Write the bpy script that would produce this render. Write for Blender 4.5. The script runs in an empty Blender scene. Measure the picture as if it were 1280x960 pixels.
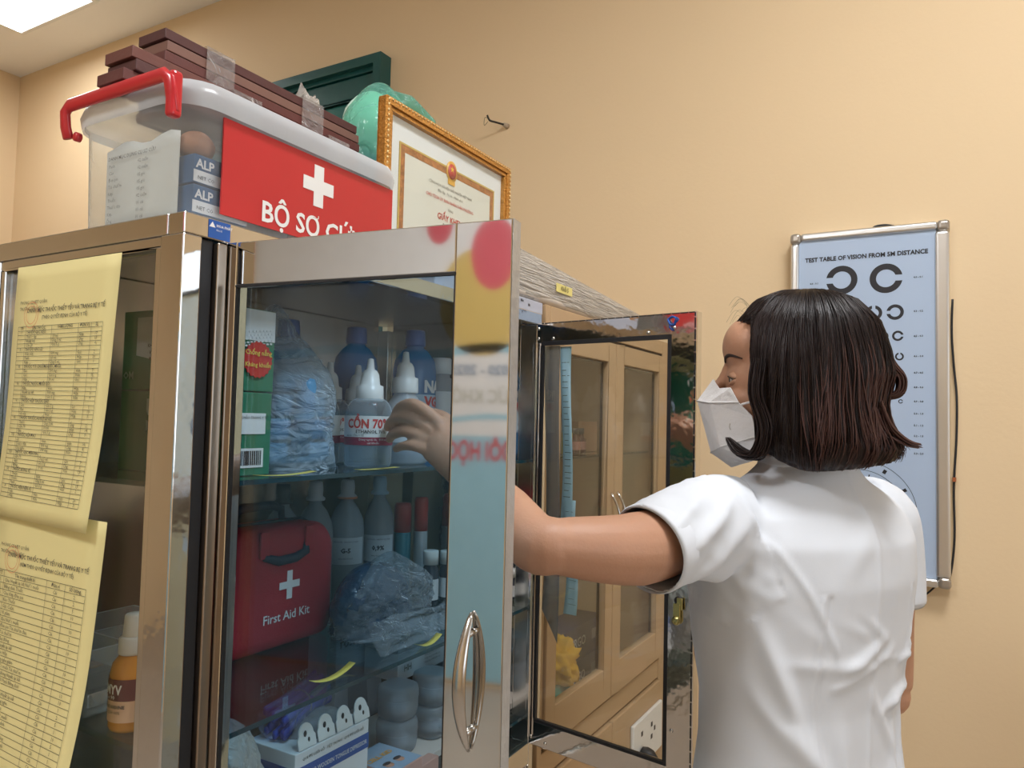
import bpy, bmesh, math, random
from mathutils import Vector, Matrix, noise
random.seed(7)
R = math.radians
SC = bpy.context.scene
C = SC.collection

# ------------------------------------------------------------------ camera
EYE = Vector((0.0, 0.0, 1.42))
yaw, pitch, roll = R(29.847), R(2.735), R(1.3425)
fw = Vector((math.cos(pitch) * math.cos(yaw), math.cos(pitch) * math.sin(yaw), math.sin(pitch)))
rt = Vector((math.sin(yaw), -math.cos(yaw), 0))
up = rt.cross(fw)
r2 = math.cos(roll) * rt + math.sin(roll) * up
u2 = -math.sin(roll) * rt + math.cos(roll) * up
cd = bpy.data.cameras.new('camera')
cam = bpy.data.objects.new('camera', cd)
C.objects.link(cam)
cam.matrix_world = Matrix(((r2.x, u2.x, -fw.x, EYE.x), (r2.y, u2.y, -fw.y, EYE.y), (r2.z, u2.z, -fw.z, EYE.z), (0, 0, 0, 1)))
cd.sensor_width = 36
cd.lens = 933.14 / 1280 * 36
cd.clip_start = 0.02
SC.camera = cam

# ------------------------------------------------------------------ world and light
w = bpy.data.worlds.new('daylight'); SC.world = w; w.use_nodes = True
w.node_tree.nodes['Background'].inputs[0].default_value = (0.75, 0.86, 1.0, 1)
w.node_tree.nodes['Background'].inputs[1].default_value = 1.0
SC.view_settings.view_transform = 'Standard'
SC.view_settings.look = 'None'
SC.view_settings.exposure = 0.14
SC.view_settings.gamma = 1.0
SC.cycles.transparent_max_bounces = 32
SC.cycles.max_bounces = 10
SC.cycles.sample_clamp_indirect = 4.0

def area_light(name, loc, target, sx, sy, power, col):
    l = bpy.data.lights.new(name, 'AREA'); l.shape = 'RECTANGLE'; l.size = sx; l.size_y = sy
    l.energy = power; l.color = col
    o = bpy.data.objects.new(name, l); C.objects.link(o); o.location = loc
    o.rotation_euler = (Vector(target) - Vector(loc)).to_track_quat('-Z', 'Y').to_euler()
    return o
# daylight entering by the window of the right-hand wall
area_light('window_daylight', (-0.3, -2.5, 1.75), (0.6, 1.0, 1.5), 2.3, 1.5, 15, (0.86, 0.93, 1.0))

# ------------------------------------------------------------------ materials
def nt(name):
    m = bpy.data.materials.new(name); m.use_nodes = True
    return m, m.node_tree, m.node_tree.nodes['Principled BSDF']
def mat(name, col, rough=0.5, metal=0.0, var=0.06, scale=12, bump=0.0, bscale=60, coat=0.0, sss=0.0, aniso=None, spec=0.5, alpha=1):
    m, t, b = nt(name)
    n = t.nodes.new('ShaderNodeTexNoise'); n.inputs['Scale'].default_value = scale; n.inputs['Detail'].default_value = 5
    co = t.nodes.new('ShaderNodeTexCoord'); t.links.new(co.outputs['Object'], n.inputs['Vector'])
    mx = t.nodes.new('ShaderNodeMix'); mx.data_type = 'RGBA'
    mx.inputs[6].default_value = (*[min(1, c * (1 + var)) for c in col], 1)
    mx.inputs[7].default_value = (*[c * (1 - var) for c in col], 1)
    t.links.new(n.outputs['Fac'], mx.inputs[0]); t.links.new(mx.outputs[2], b.inputs['Base Color'])
    b.inputs['Roughness'].default_value = rough; b.inputs['Metallic'].default_value = metal
    b.inputs['Coat Weight'].default_value = coat; b.inputs['Specular IOR Level'].default_value = spec
    if sss:
        b.inputs['Subsurface Weight'].default_value = sss; b.inputs['Subsurface Radius'].default_value = (0.012, 0.005, 0.003)
        b.inputs['Subsurface Scale'].default_value = 1.0
    if bump:
        n2 = t.nodes.new('ShaderNodeTexNoise'); n2.inputs['Scale'].default_value = bscale; n2.inputs['Detail'].default_value = 4
        t.links.new(co.outputs['Object'], n2.inputs['Vector'])
        bp = t.nodes.new('ShaderNodeBump'); bp.inputs['Strength'].default_value = bump; bp.inputs['Distance'].default_value = 0.01
        t.links.new(n2.outputs['Fac'], bp.inputs['Height']); t.links.new(bp.outputs['Normal'], b.inputs['Normal'])
    return m
def two_sided(t, fr, ior):
    g = t.nodes.new('ShaderNodeNewGeometry'); mr = t.nodes.new('ShaderNodeMapRange')
    mr.inputs['To Min'].default_value = ior; mr.inputs['To Max'].default_value = 1 / ior
    t.links.new(g.outputs['Backfacing'], mr.inputs['Value']); t.links.new(mr.outputs[0], fr.inputs['IOR'])
def clear(name, tint=(1, 1, 1), col=(0.9, 0.9, 0.9), body=0.1, rough=0.1, edge=0.6, bump=0.0, bscale=30, stretch=(1, 1, 1)):
    """thin see-through sheet: transparent film mixed with a glossy body, more reflective at grazing angles"""
    m, t, b = nt(name)
    b.inputs['Base Color'].default_value = (*col, 1); b.inputs['Roughness'].default_value = rough
    tr = t.nodes.new('ShaderNodeBsdfTransparent'); tr.inputs[0].default_value = (*tint, 1)
    lw = t.nodes.new('ShaderNodeFresnel'); two_sided(t, lw, 1.45)
    ma = t.nodes.new('ShaderNodeMath'); ma.operation = 'MULTIPLY_ADD'; ma.use_clamp = True
    ma.inputs[1].default_value = edge; ma.inputs[2].default_value = body
    ms = t.nodes.new('ShaderNodeMixShader')
    t.links.new(lw.outputs[0], ma.inputs[0]); t.links.new(ma.outputs[0], ms.inputs[0])
    t.links.new(tr.outputs[0], ms.inputs[1]); t.links.new(b.outputs[0], ms.inputs[2])
    t.links.new(ms.outputs[0], t.nodes['Material Output'].inputs[0])
    if bump:
        co = t.nodes.new('ShaderNodeTexCoord'); mp = t.nodes.new('ShaderNodeMapping'); mp.inputs['Scale'].default_value = stretch
        n2 = t.nodes.new('ShaderNodeTexNoise'); n2.inputs['Scale'].default_value = bscale; n2.inputs['Detail'].default_value = 3
        n2.inputs['Distortion'].default_value = 1.0
        bp = t.nodes.new('ShaderNodeBump'); bp.inputs['Strength'].default_value = bump; bp.inputs['Distance'].default_value = 0.02
        t.links.new(co.outputs['Object'], mp.inputs[0]); t.links.new(mp.outputs[0], n2.inputs['Vector'])
        t.links.new(n2.outputs['Fac'], bp.inputs['Height']); t.links.new(bp.outputs['Normal'], b.inputs['Normal']); t.links.new(bp.outputs['Normal'], lw.inputs['Normal'])
    return m
def glassm(name, tint=(0.93, 0.97, 0.97), ior=1.5, boost=1.0):
    m, t, b = nt(name); t.nodes.remove(b)
    tr = t.nodes.new('ShaderNodeBsdfTransparent'); tr.inputs[0].default_value = (*tint, 1)
    gl = t.nodes.new('ShaderNodeBsdfGlossy'); gl.inputs['Roughness'].default_value = 0.02
    fr = t.nodes.new('ShaderNodeFresnel'); two_sided(t, fr, ior)
    ma = t.nodes.new('ShaderNodeMath'); ma.operation = 'MULTIPLY'; ma.use_clamp = True; ma.inputs[1].default_value = boost
    ms = t.nodes.new('ShaderNodeMixShader')
    t.links.new(fr.outputs[0], ma.inputs[0]); t.links.new(ma.outputs[0], ms.inputs[0])
    t.links.new(tr.outputs[0], ms.inputs[1]); t.links.new(gl.outputs[0], ms.inputs[2])
    t.links.new(ms.outputs[0], t.nodes['Material Output'].inputs[0])
    return m
def emis(name, col, s):
    m, t, b = nt(name)
    b.inputs['Base Color'].default_value = (*col, 1); b.inputs['Emission Color'].default_value = (*col, 1)
    b.inputs['Emission Strength'].default_value = s
    return m
def steelm(name, col=(0.72, 0.71, 0.69), rough=0.16, bump=0.05, bscale=5):
    m = mat(name, col, rough, 1.0, 0.03, 20, bump, bscale)
    return m

WALL = mat('peach_wall_paint', (0.79, 0.605, 0.375), 0.75, var=0.03, scale=2, bump=0.05, bscale=90)
CEIL = mat('ceiling_paint', (0.92, 0.91, 0.90), 0.8, var=0.02, scale=3)
FLOOR = mat('floor_tile', (0.42, 0.36, 0.30), 0.3, var=0.1, scale=6)
STEEL = steelm('polished_steel')
STEELM = steelm('mirror_steel', (0.74, 0.74, 0.73), 0.045, 0.015, 3)
STEELW = steelm('wavy_steel', (0.70, 0.69, 0.68), 0.08, 0.25, 9)
STEELD = steelm('dull_steel', (0.45, 0.44, 0.43), 0.25)
RUB = mat('black_rubber', (0.012, 0.012, 0.014), 0.5)
GLASS = glassm('cabinet_glass', (0.97, 0.985, 0.98))
GLASSD = glassm('door_glass', (0.72, 0.83, 0.90), 1.5, 1.0)
GLASSS = glassm('shelf_glass', (0.72, 0.84, 0.88), 1.5, 1.3)
GEDGE = mat('shelf_glass_edge', (0.01, 0.05, 0.07), 0.15)
WHITE = mat('white_plastic', (0.82, 0.82, 0.80), 0.35)
PAPER = mat('white_paper', (0.82, 0.83, 0.84), 0.7, var=0.02)
INK = mat('black_ink', (0.015, 0.015, 0.02), 0.6)
INKS = mat('faded_ink', (0.10, 0.09, 0.07), 0.7)
REDINK = mat('red_ink', (0.60, 0.03, 0.03), 0.5)
YPAP = mat('yellow_paper', (0.86, 0.76, 0.36), 0.75, var=0.02, scale=4)
GREEN = mat('green_card', (0.02, 0.20, 0.11), 0.45, coat=0.2)
RED = mat('red_plastic', (0.55, 0.02, 0.03), 0.3, coat=0.3)
REDV = mat('red_sign_vinyl', (0.52, 0.025, 0.03), 0.35, coat=0.2)
BLUE = mat('blue_print', (0.02, 0.10, 0.38), 0.45)
TAN = mat('tan_wood', (0.50, 0.34, 0.19), 0.4, var=0.08, scale=5)
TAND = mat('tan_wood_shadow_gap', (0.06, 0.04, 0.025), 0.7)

# ------------------------------------------------------------------ mesh helpers
class MB:
    def __init__(s): s.v = []; s.f = []; s.sm = []
    def add(s, vs, fs, smooth=False):
        n = len(s.v); s.v += [Vector(p) for p in vs]
        for q in fs: s.f.append([i + n for i in q]); s.sm.append(smooth)
        return s
    def box(s, a, b, fn=None):
        x0, y0, z0 = a; x1, y1, z1 = b
        p = [(x, y, z) for x in (x0, x1) for y in (y0, y1) for z in (z0, z1)]
        if fn: p = [fn(Vector(q)) for q in p]
        return s.add(p, [(0, 1, 3, 2), (4, 6, 7, 5), (0, 4, 5, 1), (2, 3, 7, 6), (0, 2, 6, 4), (1, 5, 7, 3)])
    def lathe(s, prof, c=(0, 0, 0), seg=24, axis=None, sx=1, sy=1, smooth=True, cap=True):
        """prof: list of (r, z)"""
        c = Vector(c); q = None
        if axis is not None: q = Vector(axis).to_track_quat('Z', 'Y')
        vs = []
        for r, z in prof:
            for k in range(seg):
                a = 2 * math.pi * k / seg
                p = Vector((r * math.cos(a) * sx, r * math.sin(a) * sy, z))
                vs.append(c + (q @ p if q else p))
        fs = []
        for j in range(len(prof) - 1):
            for k in range(seg):
                k2 = (k + 1) % seg
                fs.append((j * seg + k, j * seg + k2, (j + 1) * seg + k2, (j + 1) * seg + k))
        if cap:
            fs.append(tuple(range(seg - 1, -1, -1))); fs.append(tuple((len(prof) - 1) * seg + k for k in range(seg)))
        return s.add(vs, fs, smooth)
    def tube(s, path, rad, seg=8, closed=False, flat=None, cap=True):
        """rad: number or list of numbers or (ra, rb); flat: reference vector for the second axis"""
        P = [Vector(p) for p in path]; n = len(P); vs = []
        prev = None
        for i, p in enumerate(P):
            if closed: d = P[(i + 1) % n] - P[i - 1]
            else: d = P[min(i + 1, n - 1)] - P[max(i - 1, 0)]
            if d.length < 1e-9: d = Vector((0, 0, 1))
            d.normalize()
            ref = Vector(flat) if flat is not None else (prev if prev is not None else (Vector((0, 0, 1)) if abs(d.z) < 0.9 else Vector((1, 0, 0))))
            b = ref - d * ref.dot(d)
            if b.length < 1e-6: b = d.orthogonal()
            b.normalize(); a = d.cross(b); prev = b
            r = rad[i] if isinstance(rad, (list, tuple)) and not (len(rad) == 2 and n != 2 and isinstance(rad, tuple)) else rad
            ra, rb = r if isinstance(r, (list, tuple)) else (r, r)
            for k in range(seg):
                t = 2 * math.pi * k / seg
                vs.append(p + a * (ra * math.cos(t)) + b * (rb * math.sin(t)))
        fs = []
        for i in range(n if closed else n - 1):
            i2 = (i + 1) % n
            for k in range(seg):
                k2 = (k + 1) % seg
                fs.append((i * seg + k, i * seg + k2, i2 * seg + k2, i2 * seg + k))
        if cap and not closed:
            fs.append(tuple(range(seg - 1, -1, -1))); fs.append(tuple((n - 1) * seg + k for k in range(seg)))
        return s.add(vs, fs, True)
    def grid(s, fn, nu, nv, smooth=True):
        vs = [fn(i / nu, j / nv) for j in range(nv + 1) for i in range(nu + 1)]
        fs = [(j * (nu + 1) + i, j * (nu + 1) + i + 1, (j + 1) * (nu + 1) + i + 1, (j + 1) * (nu + 1) + i) for j in range(nv) for i in range(nu)]
        return s.add(vs, fs, smooth)
    def sheet(s, fn, nu, nv, th, N):
        """thick sheet from a mapping fn(u,v); N: thickness direction"""
        N = Vector(N).normalized() * th
        s.grid(fn, nu, nv)
        s.grid(lambda u, v: Vector(fn(1 - u, v)) + N, nu, nv)
        def ring(t):
            t = t * 4
            if t < 1: return fn(t, 0)
            if t < 2: return fn(1, t - 1)
            if t < 3: return fn(3 - t, 1)
            return fn(0, 4 - t)
        n = 4 * max(nu, nv)
        s.grid(lambda u, v: Vector(ring(min(u, 0.99999))) + N * v, n, 1)
        return s
    def sphere(s, c, r, seg=16, rings=10, fn=None):
        c = Vector(c); r = r if isinstance(r, (tuple, list)) else (r, r, r); vs = []
        for j in range(rings + 1):
            th = math.pi * j / rings
            for k in range(seg):
                a = 2 * math.pi * k / seg
                p = Vector((r[0] * math.sin(th) * math.cos(a), r[1] * math.sin(th) * math.sin(a), r[2] * math.cos(th)))
                p = fn(p) if fn else p
                vs.append(c + p)
        fs = [(j * seg + k, (j + 1) * seg + k, (j + 1) * seg + (k + 1) % seg, j * seg + (k + 1) % seg) for j in range(rings) for k in range(seg)]
        return s.add(vs, fs, True)
    def poly(s, pts, O, U, V, th=0.0):
        """flat polygon in a plane, optionally extruded back by th along -(UxV)"""
        O, U, V = Vector(O), Vector(U), Vector(V); N = U.cross(V).normalized()
        a = [O + U * x + V * y for x, y in pts]; n = len(a)
        if not th: return s.add(a, [tuple(range(n))])
        b = [p - N * th for p in a]
        return s.add(a + b, [tuple(range(n)), tuple(range(2 * n - 1, n - 1, -1))] + [(k, n + k, n + (k + 1) % n, (k + 1) % n) for k in range(n)])

ORG = {}
def obj(name, mb, m, parent=None, bevel=0.0, seg=2, label=None, cat=None, group=None, kind=None, org=None):
    mb.v = [Vector(p) for p in mb.v]
    if parent is not None: o0 = ORG[parent.name]
    elif org is not None: o0 = Vector(org)
    else:
        xs = [p.x for p in mb.v]; ys = [p.y for p in mb.v]; zs = [p.z for p in mb.v]
        o0 = Vector(((min(xs) + max(xs)) / 2, (min(ys) + max(ys)) / 2, min(zs)))
    me = bpy.data.meshes.new(name)
    me.from_pydata([p - o0 for p in mb.v], [], mb.f)
    me.polygons.foreach_set('use_smooth', mb.sm)
    bm = bmesh.new(); bm.from_mesh(me)
    bmesh.ops.remove_doubles(bm, verts=bm.verts, dist=1e-6)
    bmesh.ops.recalc_face_normals(bm, faces=bm.faces) if len(bm.faces) < 60000 else None
    if bevel:
        ed = [e for e in bm.edges if len(e.link_faces) == 2 and e.calc_face_angle(0) > 0.6]
        bmesh.ops.bevel(bm, geom=ed, offset=bevel, segments=seg, profile=0.5, affect='EDGES', clamp_overlap=True)
    bm.to_mesh(me); bm.free()
    me.materials.append(m)
    o = bpy.data.objects.new(name, me); C.objects.link(o)
    if parent is not None: o.parent = parent
    else: o.location = o0
    ORG[o.name] = o0
    if label: o['label'] = label
    if cat: o['category'] = cat
    if group: o['group'] = group
    if kind: o['kind'] = kind
    return o
def thing(name, loc, label, cat, group=None):
    o = bpy.data.objects.new(name, None); C.objects.link(o); o.location = loc; o.empty_display_size = 0.05
    ORG[o.name] = Vector(loc); o['label'] = label; o['category'] = cat
    if group: o['group'] = group
    return o
def struct(name, mb, m, parent=None, bevel=0, label=None):
    return obj(name, mb, m, parent, bevel, kind=None if parent else 'structure', label=label)
def textmb(s, size, fn, align='LEFT', bold=0.0, res=2, sx=1.0):
    cu = bpy.data.curves.new('t', 'FONT'); cu.body = s; cu.size = size; cu.align_x = align; cu.resolution_u = res
    cu.offset = bold * size; cu.fill_mode = 'FRONT'
    o = bpy.data.objects.new('t', cu); C.objects.link(o)
    dg = bpy.context.evaluated_depsgraph_get(); ev = o.evaluated_get(dg); me = ev.to_mesh()
    mb = MB(); mb.add([fn(v.co.x * sx, v.co.y) for v in me.vertices], [tuple(p.vertices) for p in me.polygons])
    ev.to_mesh_clear(); bpy.data.objects.remove(o); bpy.data.curves.remove(cu)
    return mb
def plane_fn(O, U, V, eps=0.0006):
    O, U, V = Vector(O), Vector(U).normalized(), Vector(V).normalized(); N = U.cross(V)
    return lambda x, y: O + U * x + V * y + N * eps
def cyl_fn(c, r, a0, eps=0.0006):
    c = Vector(c)
    return lambda x, y: Vector((c.x + (r + eps) * math.cos(a0 + x / r), c.y + (r + eps) * math.sin(a0 + x / r), c.z + y))
def text(s, size, fn, m, parent, align='LEFT', bold=0.0, res=2, sx=1.0, name='lettering'):
    return obj(name, textmb(s, size, fn, align, bold, res, sx), m, parent)
def join(*mbs):
    r = MB()
    for b in mbs:
        n = len(r.v); r.v += b.v; r.f += [[i + n for i in q] for q in b.f]; r.sm += b.sm
    return r
def copy_tree(o, parent=None, delta=(0, 0, 0)):
    c = o.copy(); C.objects.link(c); c.parent = parent
    ORG[c.name] = ORG[o.name] + Vector(delta)
    for ch in list(o.children): copy_tree(ch, c, delta)
    if parent is None: c.location = o.location + Vector(delta)
    return c
FX, FY, FZ = Vector((1, 0, 0)), Vector((0, 1, 0)), Vector((0, 0, 1))
def tocam(x, y): return math.atan2(-y, -x)

exec_parts = []
# ------------------------------------------------------------------ room shell
CZ = 3.24
wb = MB().box((2.13, -2.7, 0), (2.25, 4.5, CZ)); struct('wall_back', wb, WALL)
struct('wall_left', MB().box((-2.7, 4.39, 0), (2.13, 4.5, CZ)), WALL)
struct('wall_front', MB().box((-2.7, -2.6, 0), (-2.6, 4.39, CZ)), WALL)
wr = MB()
wr.box((-2.6, -2.7, 0), (-1.5, -2.6, CZ)).box((0.9, -2.7, 0), (2.13, -2.6, CZ)).box((-1.5, -2.7, 0), (0.9, -2.6, 1.0)).box((-1.5, -2.7, 2.5), (0.9, -2.6, CZ))
struct('wall_right', wr, WALL)
struct('floor', MB().box((-2.7, -2.7, -0.1), (2.25, 4.5, 0)), FLOOR)
struct('ceiling', MB().box((-2.7, -2.7, CZ), (2.25, 4.5, CZ + 0.1)), CEIL)
w2 = MB()
for x in (-1.5, -0.72, 0.06, 0.84): w2.box((x, -2.69, 1.0), (x + 0.06, -2.62, 2.5))
for z in (1.0, 2.44): w2.box((-1.5, -2.69, z), (0.9, -2.62, z + 0.06))
wo = struct('window_2', w2, WHITE)
obj('pane', MB().box((-1.45, -2.66, 1.05), (0.85, -2.655, 2.45)), GLASS, wo)

# dark green shuttered window high on the back wall
DG = mat('dark_green_paint', (0.008, 0.085, 0.085), 0.35, var=0.1, bump=0.05, bscale=120)
DG2 = mat('green_panel_paint', (0.012, 0.14, 0.13), 0.3, var=0.15, scale=20)
g = MB()
y0, y1, z0, z1 = 1.776, 2.95, 1.55, 2.76
def wframe(mb, y0, y1, z0, z1, wd, x0, x1):
    mb.box((x0, y0, z1 - wd), (x1, y1, z1)).box((x0, y0, z0), (x1, y1, z0 + wd))
    mb.box((x0, y0, z0 + wd), (x1, y0 + wd, z1 - wd)).box((x0, y1 - wd, z0 + wd), (x1, y1, z1 - wd))
wframe(g, y0, y1, z0, z1, 0.035, 2.07, 2.13)
wframe(g, y0 + .035, y1 - .035, z0 + .035, z1 - .035, 0.018, 2.09, 2.13)
win = struct('window_1', g, DG)
for k in range(2):
    a = y0 + .055 + k * 0.535; b = a + 0.527
    s = MB(); wframe(s, a, b, z0 + .055, z1 - .055, 0.085, 2.098, 2.125)
    sh = obj('shutter_frame', s, DG, win, 0.004)
    obj('shutter_panel', MB().box((2.108, a + .09, z0 + .145), (2.122, b - .09, z1 - .145)), DG2, sh, 0.006)

# ceiling light panels
LAMP = emis('lamp_diffuser', (0.97, 0.98, 1.0), 9.0)
def lamp(cx, cy, label, pw):
    t = thing('ceiling_light', (cx, cy, CZ), label, 'ceiling light')
    f = MB(); h = 0.31
    f.box((cx - h, cy - h, CZ - .035), (cx + h, cy - h + .02, CZ)).box((cx - h, cy + h - .02, CZ - .035), (cx + h, cy + h, CZ))
    f.box((cx - h, cy - h + .02, CZ - .035), (cx - h + .02, cy + h - .02, CZ)).box((cx + h - .02, cy - h + .02, CZ - .035), (cx + h, cy + h - .02, CZ))
    obj('frame', f, WHITE, t, 0.003)
    obj('diffuser', MB().box((cx - h + .02, cy - h + .02, CZ - .028), (cx + h - .02, cy + h - .02, CZ - .02)), LAMP, t)
    area_light('lamp_light', (cx, cy, CZ - 0.05), (cx, cy, 0), 0.55, 0.55, pw, (0.97, 0.98, 1.0))
lamp(1.54, 3.50, 'bright white ceiling light in the upper left corner', 3)
lamp(0.75, -0.35, 'white ceiling light above the right of the room', 25)
lamp(-1.2, 1.0, 'added unseen white ceiling light near the front wall, front-left fill', 26)  # unseen panel added as front-left fill to brighten the cabinet side

# ------------------------------------------------------------------ stainless cabinet
X0, X1, Y0, Y1, ZT, ZB = 0.50, 1.315, 0.689, 1.09, 1.632, 0.80
cab = thing('medicine_cabinet', (0.9, 0.89, 0), 'tall polished steel and glass medicine cabinet with both front doors open', 'cabinet')
SH1, SH2, SH3 = 1.342, 1.054, 0.845
def cpart(name, m, bev=0.0015, parent=None, label=None, **k):
    mb = MB()
    for a in k['boxes']: mb.box(*a)
    return obj(name, mb, m, parent or cab, bev, 2, label)
cpart('corner_post', STEELW, boxes=[((X0, Y0, 0), (.523, .727, 1.609))])
cpart('corner_post', STEEL, boxes=[((X0, 1.055, 0), (.53, Y1, 1.609))])
cpart('corner_post', STEEL, boxes=[((1.297, Y0, 0), (X1, .727, 1.609))])
cpart('corner_post', STEEL, boxes=[((1.285, 1.055, 0), (X1, Y1, 1.609))])
cpart('front_rail', STEELW, boxes=[((X0, Y0, 1.609), (X1, .715, ZT))])
cpart('side_rail', STEEL, boxes=[((X0 - .0005, .7155, 1.609), (.53, Y1, ZT))])
cpart('side_frame', STEEL, boxes=[((.502, .727, 1.597), (.52, 1.055, 1.609)), ((.502, .727, ZB), (.52, .738, 1.597)), ((.502, 1.045, ZB), (.52, 1.055, 1.597)), ((.502, .727, ZB - .03), (.52, 1.055, ZB))])
cpart('side_glass', GLASS, boxes=[((.508, .738, ZB), (.512, 1.045, 1.597))])
cpart('top_panel', STEELD, boxes=[((.53, .715, 1.622), (X1, Y1, 1.630))])
cpart('back_panel', STEELD, boxes=[((.53, 1.082, ZB - .03), (1.285, Y1, 1.622))])
cpart('end_panel', STEELW, boxes=[((1.300, .727, ZB - .03), (1.308, 1.055, 1.622))])
cpart('floor_panel', STEELD, boxes=[((X0 + .03, .70, ZB - .03), (1.297, Y1 - .01, ZB))])
cpart('front_rail', STEEL, boxes=[((.523, Y0, ZB - .04), (1.297, .70, ZB))])
cpart('rubber_seal', RUB, boxes=[((.5235, .692, ZB), (.5395, .722, 1.608))], label='black rubber seal')
cpart('hinge_strip', steelm('bronzed_steel', (.34, .28, .23), .30), boxes=[((.5400, .684, ZB), (.5525, .697, 1.606))])
cpart('hinge_strip', STEEL, boxes=[((1.286, .684, .815), (1.2925, .692, 1.572))])
# lower cupboard below the frame
cpart('lower_panel', STEEL, boxes=[((.502, .727, .08), (.51, 1.055, .76)), ((.523, .695, .03), (1.297, .70, .08)), ((1.300, .727, .08), (1.308, 1.055, .76))])
for a, b in ((.527, .908), (.912, 1.293)): cpart('lower_door', STEEL, 0.003, boxes=[((a, .681, .085), (b, .697, .755))])
for k, z in enumerate((SH1, SH2, SH3)):
    s = obj('shelf', MB().box((.522, .706, z - .006), (1.296, 1.078, z)), GLASSS, cab)
    obj('polished_edge', MB().box((.522, .7052, z - .006), (1.296, .7058, z)), GEDGE, s)
    for x in (.524, 1.283):
        for y in (.74, 1.04): obj('shelf_bracket', MB().box((x, y, z - .016), (x + .012, y + .02, z - .0065)), STEELD, s)
# small blue maker's plate at the left end of the front rail
st = cpart('sticker', BLUE, 0, boxes=[((.530, .6884, 1.6105), (.5585, .6889, 1.6305))], label='small blue sticker with white print')
text('HOA PHÁT', .0042, plane_fn((.5395, .6884, 1.6235), FX, FZ), WHITE, st, bold=.02, res=1)
text('INOX', .003, plane_fn((.5395, .6884, 1.619), FX, FZ), WHITE, st, res=1)
obj('mark', MB().poly([(0, 0), (.004, .006), (.008, 0)], (.5305, .6882, 1.6225), FX, FZ), WHITE, st)

# doors ------------------------------------------------------------
def door_fn(A, d, inward):
    A = Vector((A[0], A[1], 0)); d = Vector((d[0], d[1], 0)).normalized(); n = Vector((-d.y, d.x, 0)) * inward
    return (lambda p: A + d * p[0] + n * p[1] + FZ * p[2]), d, n
LD, ld, ln = door_fn((.554, .689), (.045, -.341), 1)      # thickness towards +X
if ln.x < 0: LD, ld, ln = door_fn((.554, .689), (.045, -.341), -1)
TH = .019; DT, DBT = 1.609, .80
mb = MB()
mb.box((0, 0, DBT), (.016, TH, DT), LD).box((.286, 0, DBT), (.345, TH, DT), LD)
dl = obj('cabinet_door', mb, STEELM, cab, .0012, 2, label='open near door, mirror steel frame, outer side towards the viewer')
obj('door_rail', MB().box((.016, .0004, 1.561), (.286, TH - .0004, DT), LD), STEELM, dl, .0012)
obj('door_rail', MB().box((.016, .0004, DBT), (.286, TH - .0004, DBT + .05), LD), STEELM, dl, .0012)
obj('door_glass', MB().box((.012, .008, DBT + .045), (.29, .012, 1.565), LD), GLASSD, dl)
mb = MB()
for p in (((.016, -.0006, 1.5585), (.286, .004, 1.561)), ((.0163, .001, DBT + .05), (.0175, .006, 1.56)), ((.2845, .001, DBT + .05), (.286, .006, 1.56))): obj('glazing_bead', MB().box(*p, LD), RUB, dl)
obj('door_edge', MB().box((.3452, .0003, DBT), (.3457, TH - .0003, DT), LD), mat('peeling_edge_film', (.50, .49, .47), .45, .6, .15, 25, .3, 60), dl, label='dull free edge with peeling film')
# bow handle
path = [LD((.314 - .002 * math.sin(math.pi * t), -.002 - .020 * math.sin(math.pi * t) ** .8, 1.240 - .125 * t)) for t in [k / 24 for k in range(25)]]
hm = MB().tube(path, [(.0018 + .0050 * math.sin(math.pi * k / 24) ** .7, .0018 + .0022 * math.sin(math.pi * k / 24)) for k in range(25)], 12, flat=-ln)
path = [LD((.324, -.002 - .010 * math.sin(math.pi * t), 1.225 - .18 * t)) for t in [k / 12 for k in range(13)]]
hm.tube([LD((.314, -.010, 1.222)), LD((.314, .001, 1.222))], .0035, 8).tube([LD((.314, -.010, 1.133)), LD((.314, .001, 1.133))], .0035, 8)
obj('door_handle', hm, steelm('handle_steel', (.55, .53, .50), .22), dl)

RD, rd, rn = door_fn((1.295, .689), (-.053, -.336), 1)
if rn.x < 0: RD, rd, rn = door_fn((1.295, .689), (-.053, -.336), -1)
mb = MB()
mb.box((0, 0, DBT), (.012, TH, 1.611), RD).box((.291, 0, DBT), (.338, TH, 1.611), RD)
mb.box((.012, 0, 1.573), (.291, TH, 1.611), RD).box((.012, 0, DBT), (.291, TH, .845), RD)
dr = obj('cabinet_door', mb, STEELW, cab, .0012, 2, label='open far door, mirror steel frame, screwed inner side towards the viewer')
obj('door_glass', MB().box((.008, .006, .84), (.295, .010, 1.577), RD), GLASS, dr)
for p in (((.012, -.0008, 1.566), (.291, .006, 1.5735)), ((.284, -.0006, .850), (.291, .006, 1.566)), ((.010, -.0006, .850), (.016, .006, 1.566)), ((.012, -.0008, .8445), (.291, .006, .850))):
    obj('glazing_bead', MB().box(*p, RD), RUB, dr)
mb = MB().box((.3335, -.0006, .802), (.3358, .0002, 1.609), RD).box((.012, -.0006, 1.6085), (.3335, .0002, 1.6105), RD)
obj('edge_seam', mb, RUB, dr)
mb = MB()
for k in range(40): mb.box((.3325, -.0012, .82 + k * .0200), (.3365, .0002, .8225 + k * .0200), RD)
for k in range(20): mb.box((.018 + k * .016, -.0012, 1.6080), (.0195 + k * .016, .0002, 1.6112), RD)
obj('edge_clips', mb, STEEL, dr, kind='stuff')
for t, z in ((.004, 1.600), (.004, 1.580), (.040, 1.579), (.246, 1.579), (.296, 1.585), (.300, .905), (.006, .815), (.04, .81)):
    sc = MB().lathe([(.0034, 0), (.0034, .0008), (.0026, .0018), (.0006, .0020)], RD((t, 0, z)), 12, -rn)
    obj('screw', sc, STEEL, dr)
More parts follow.
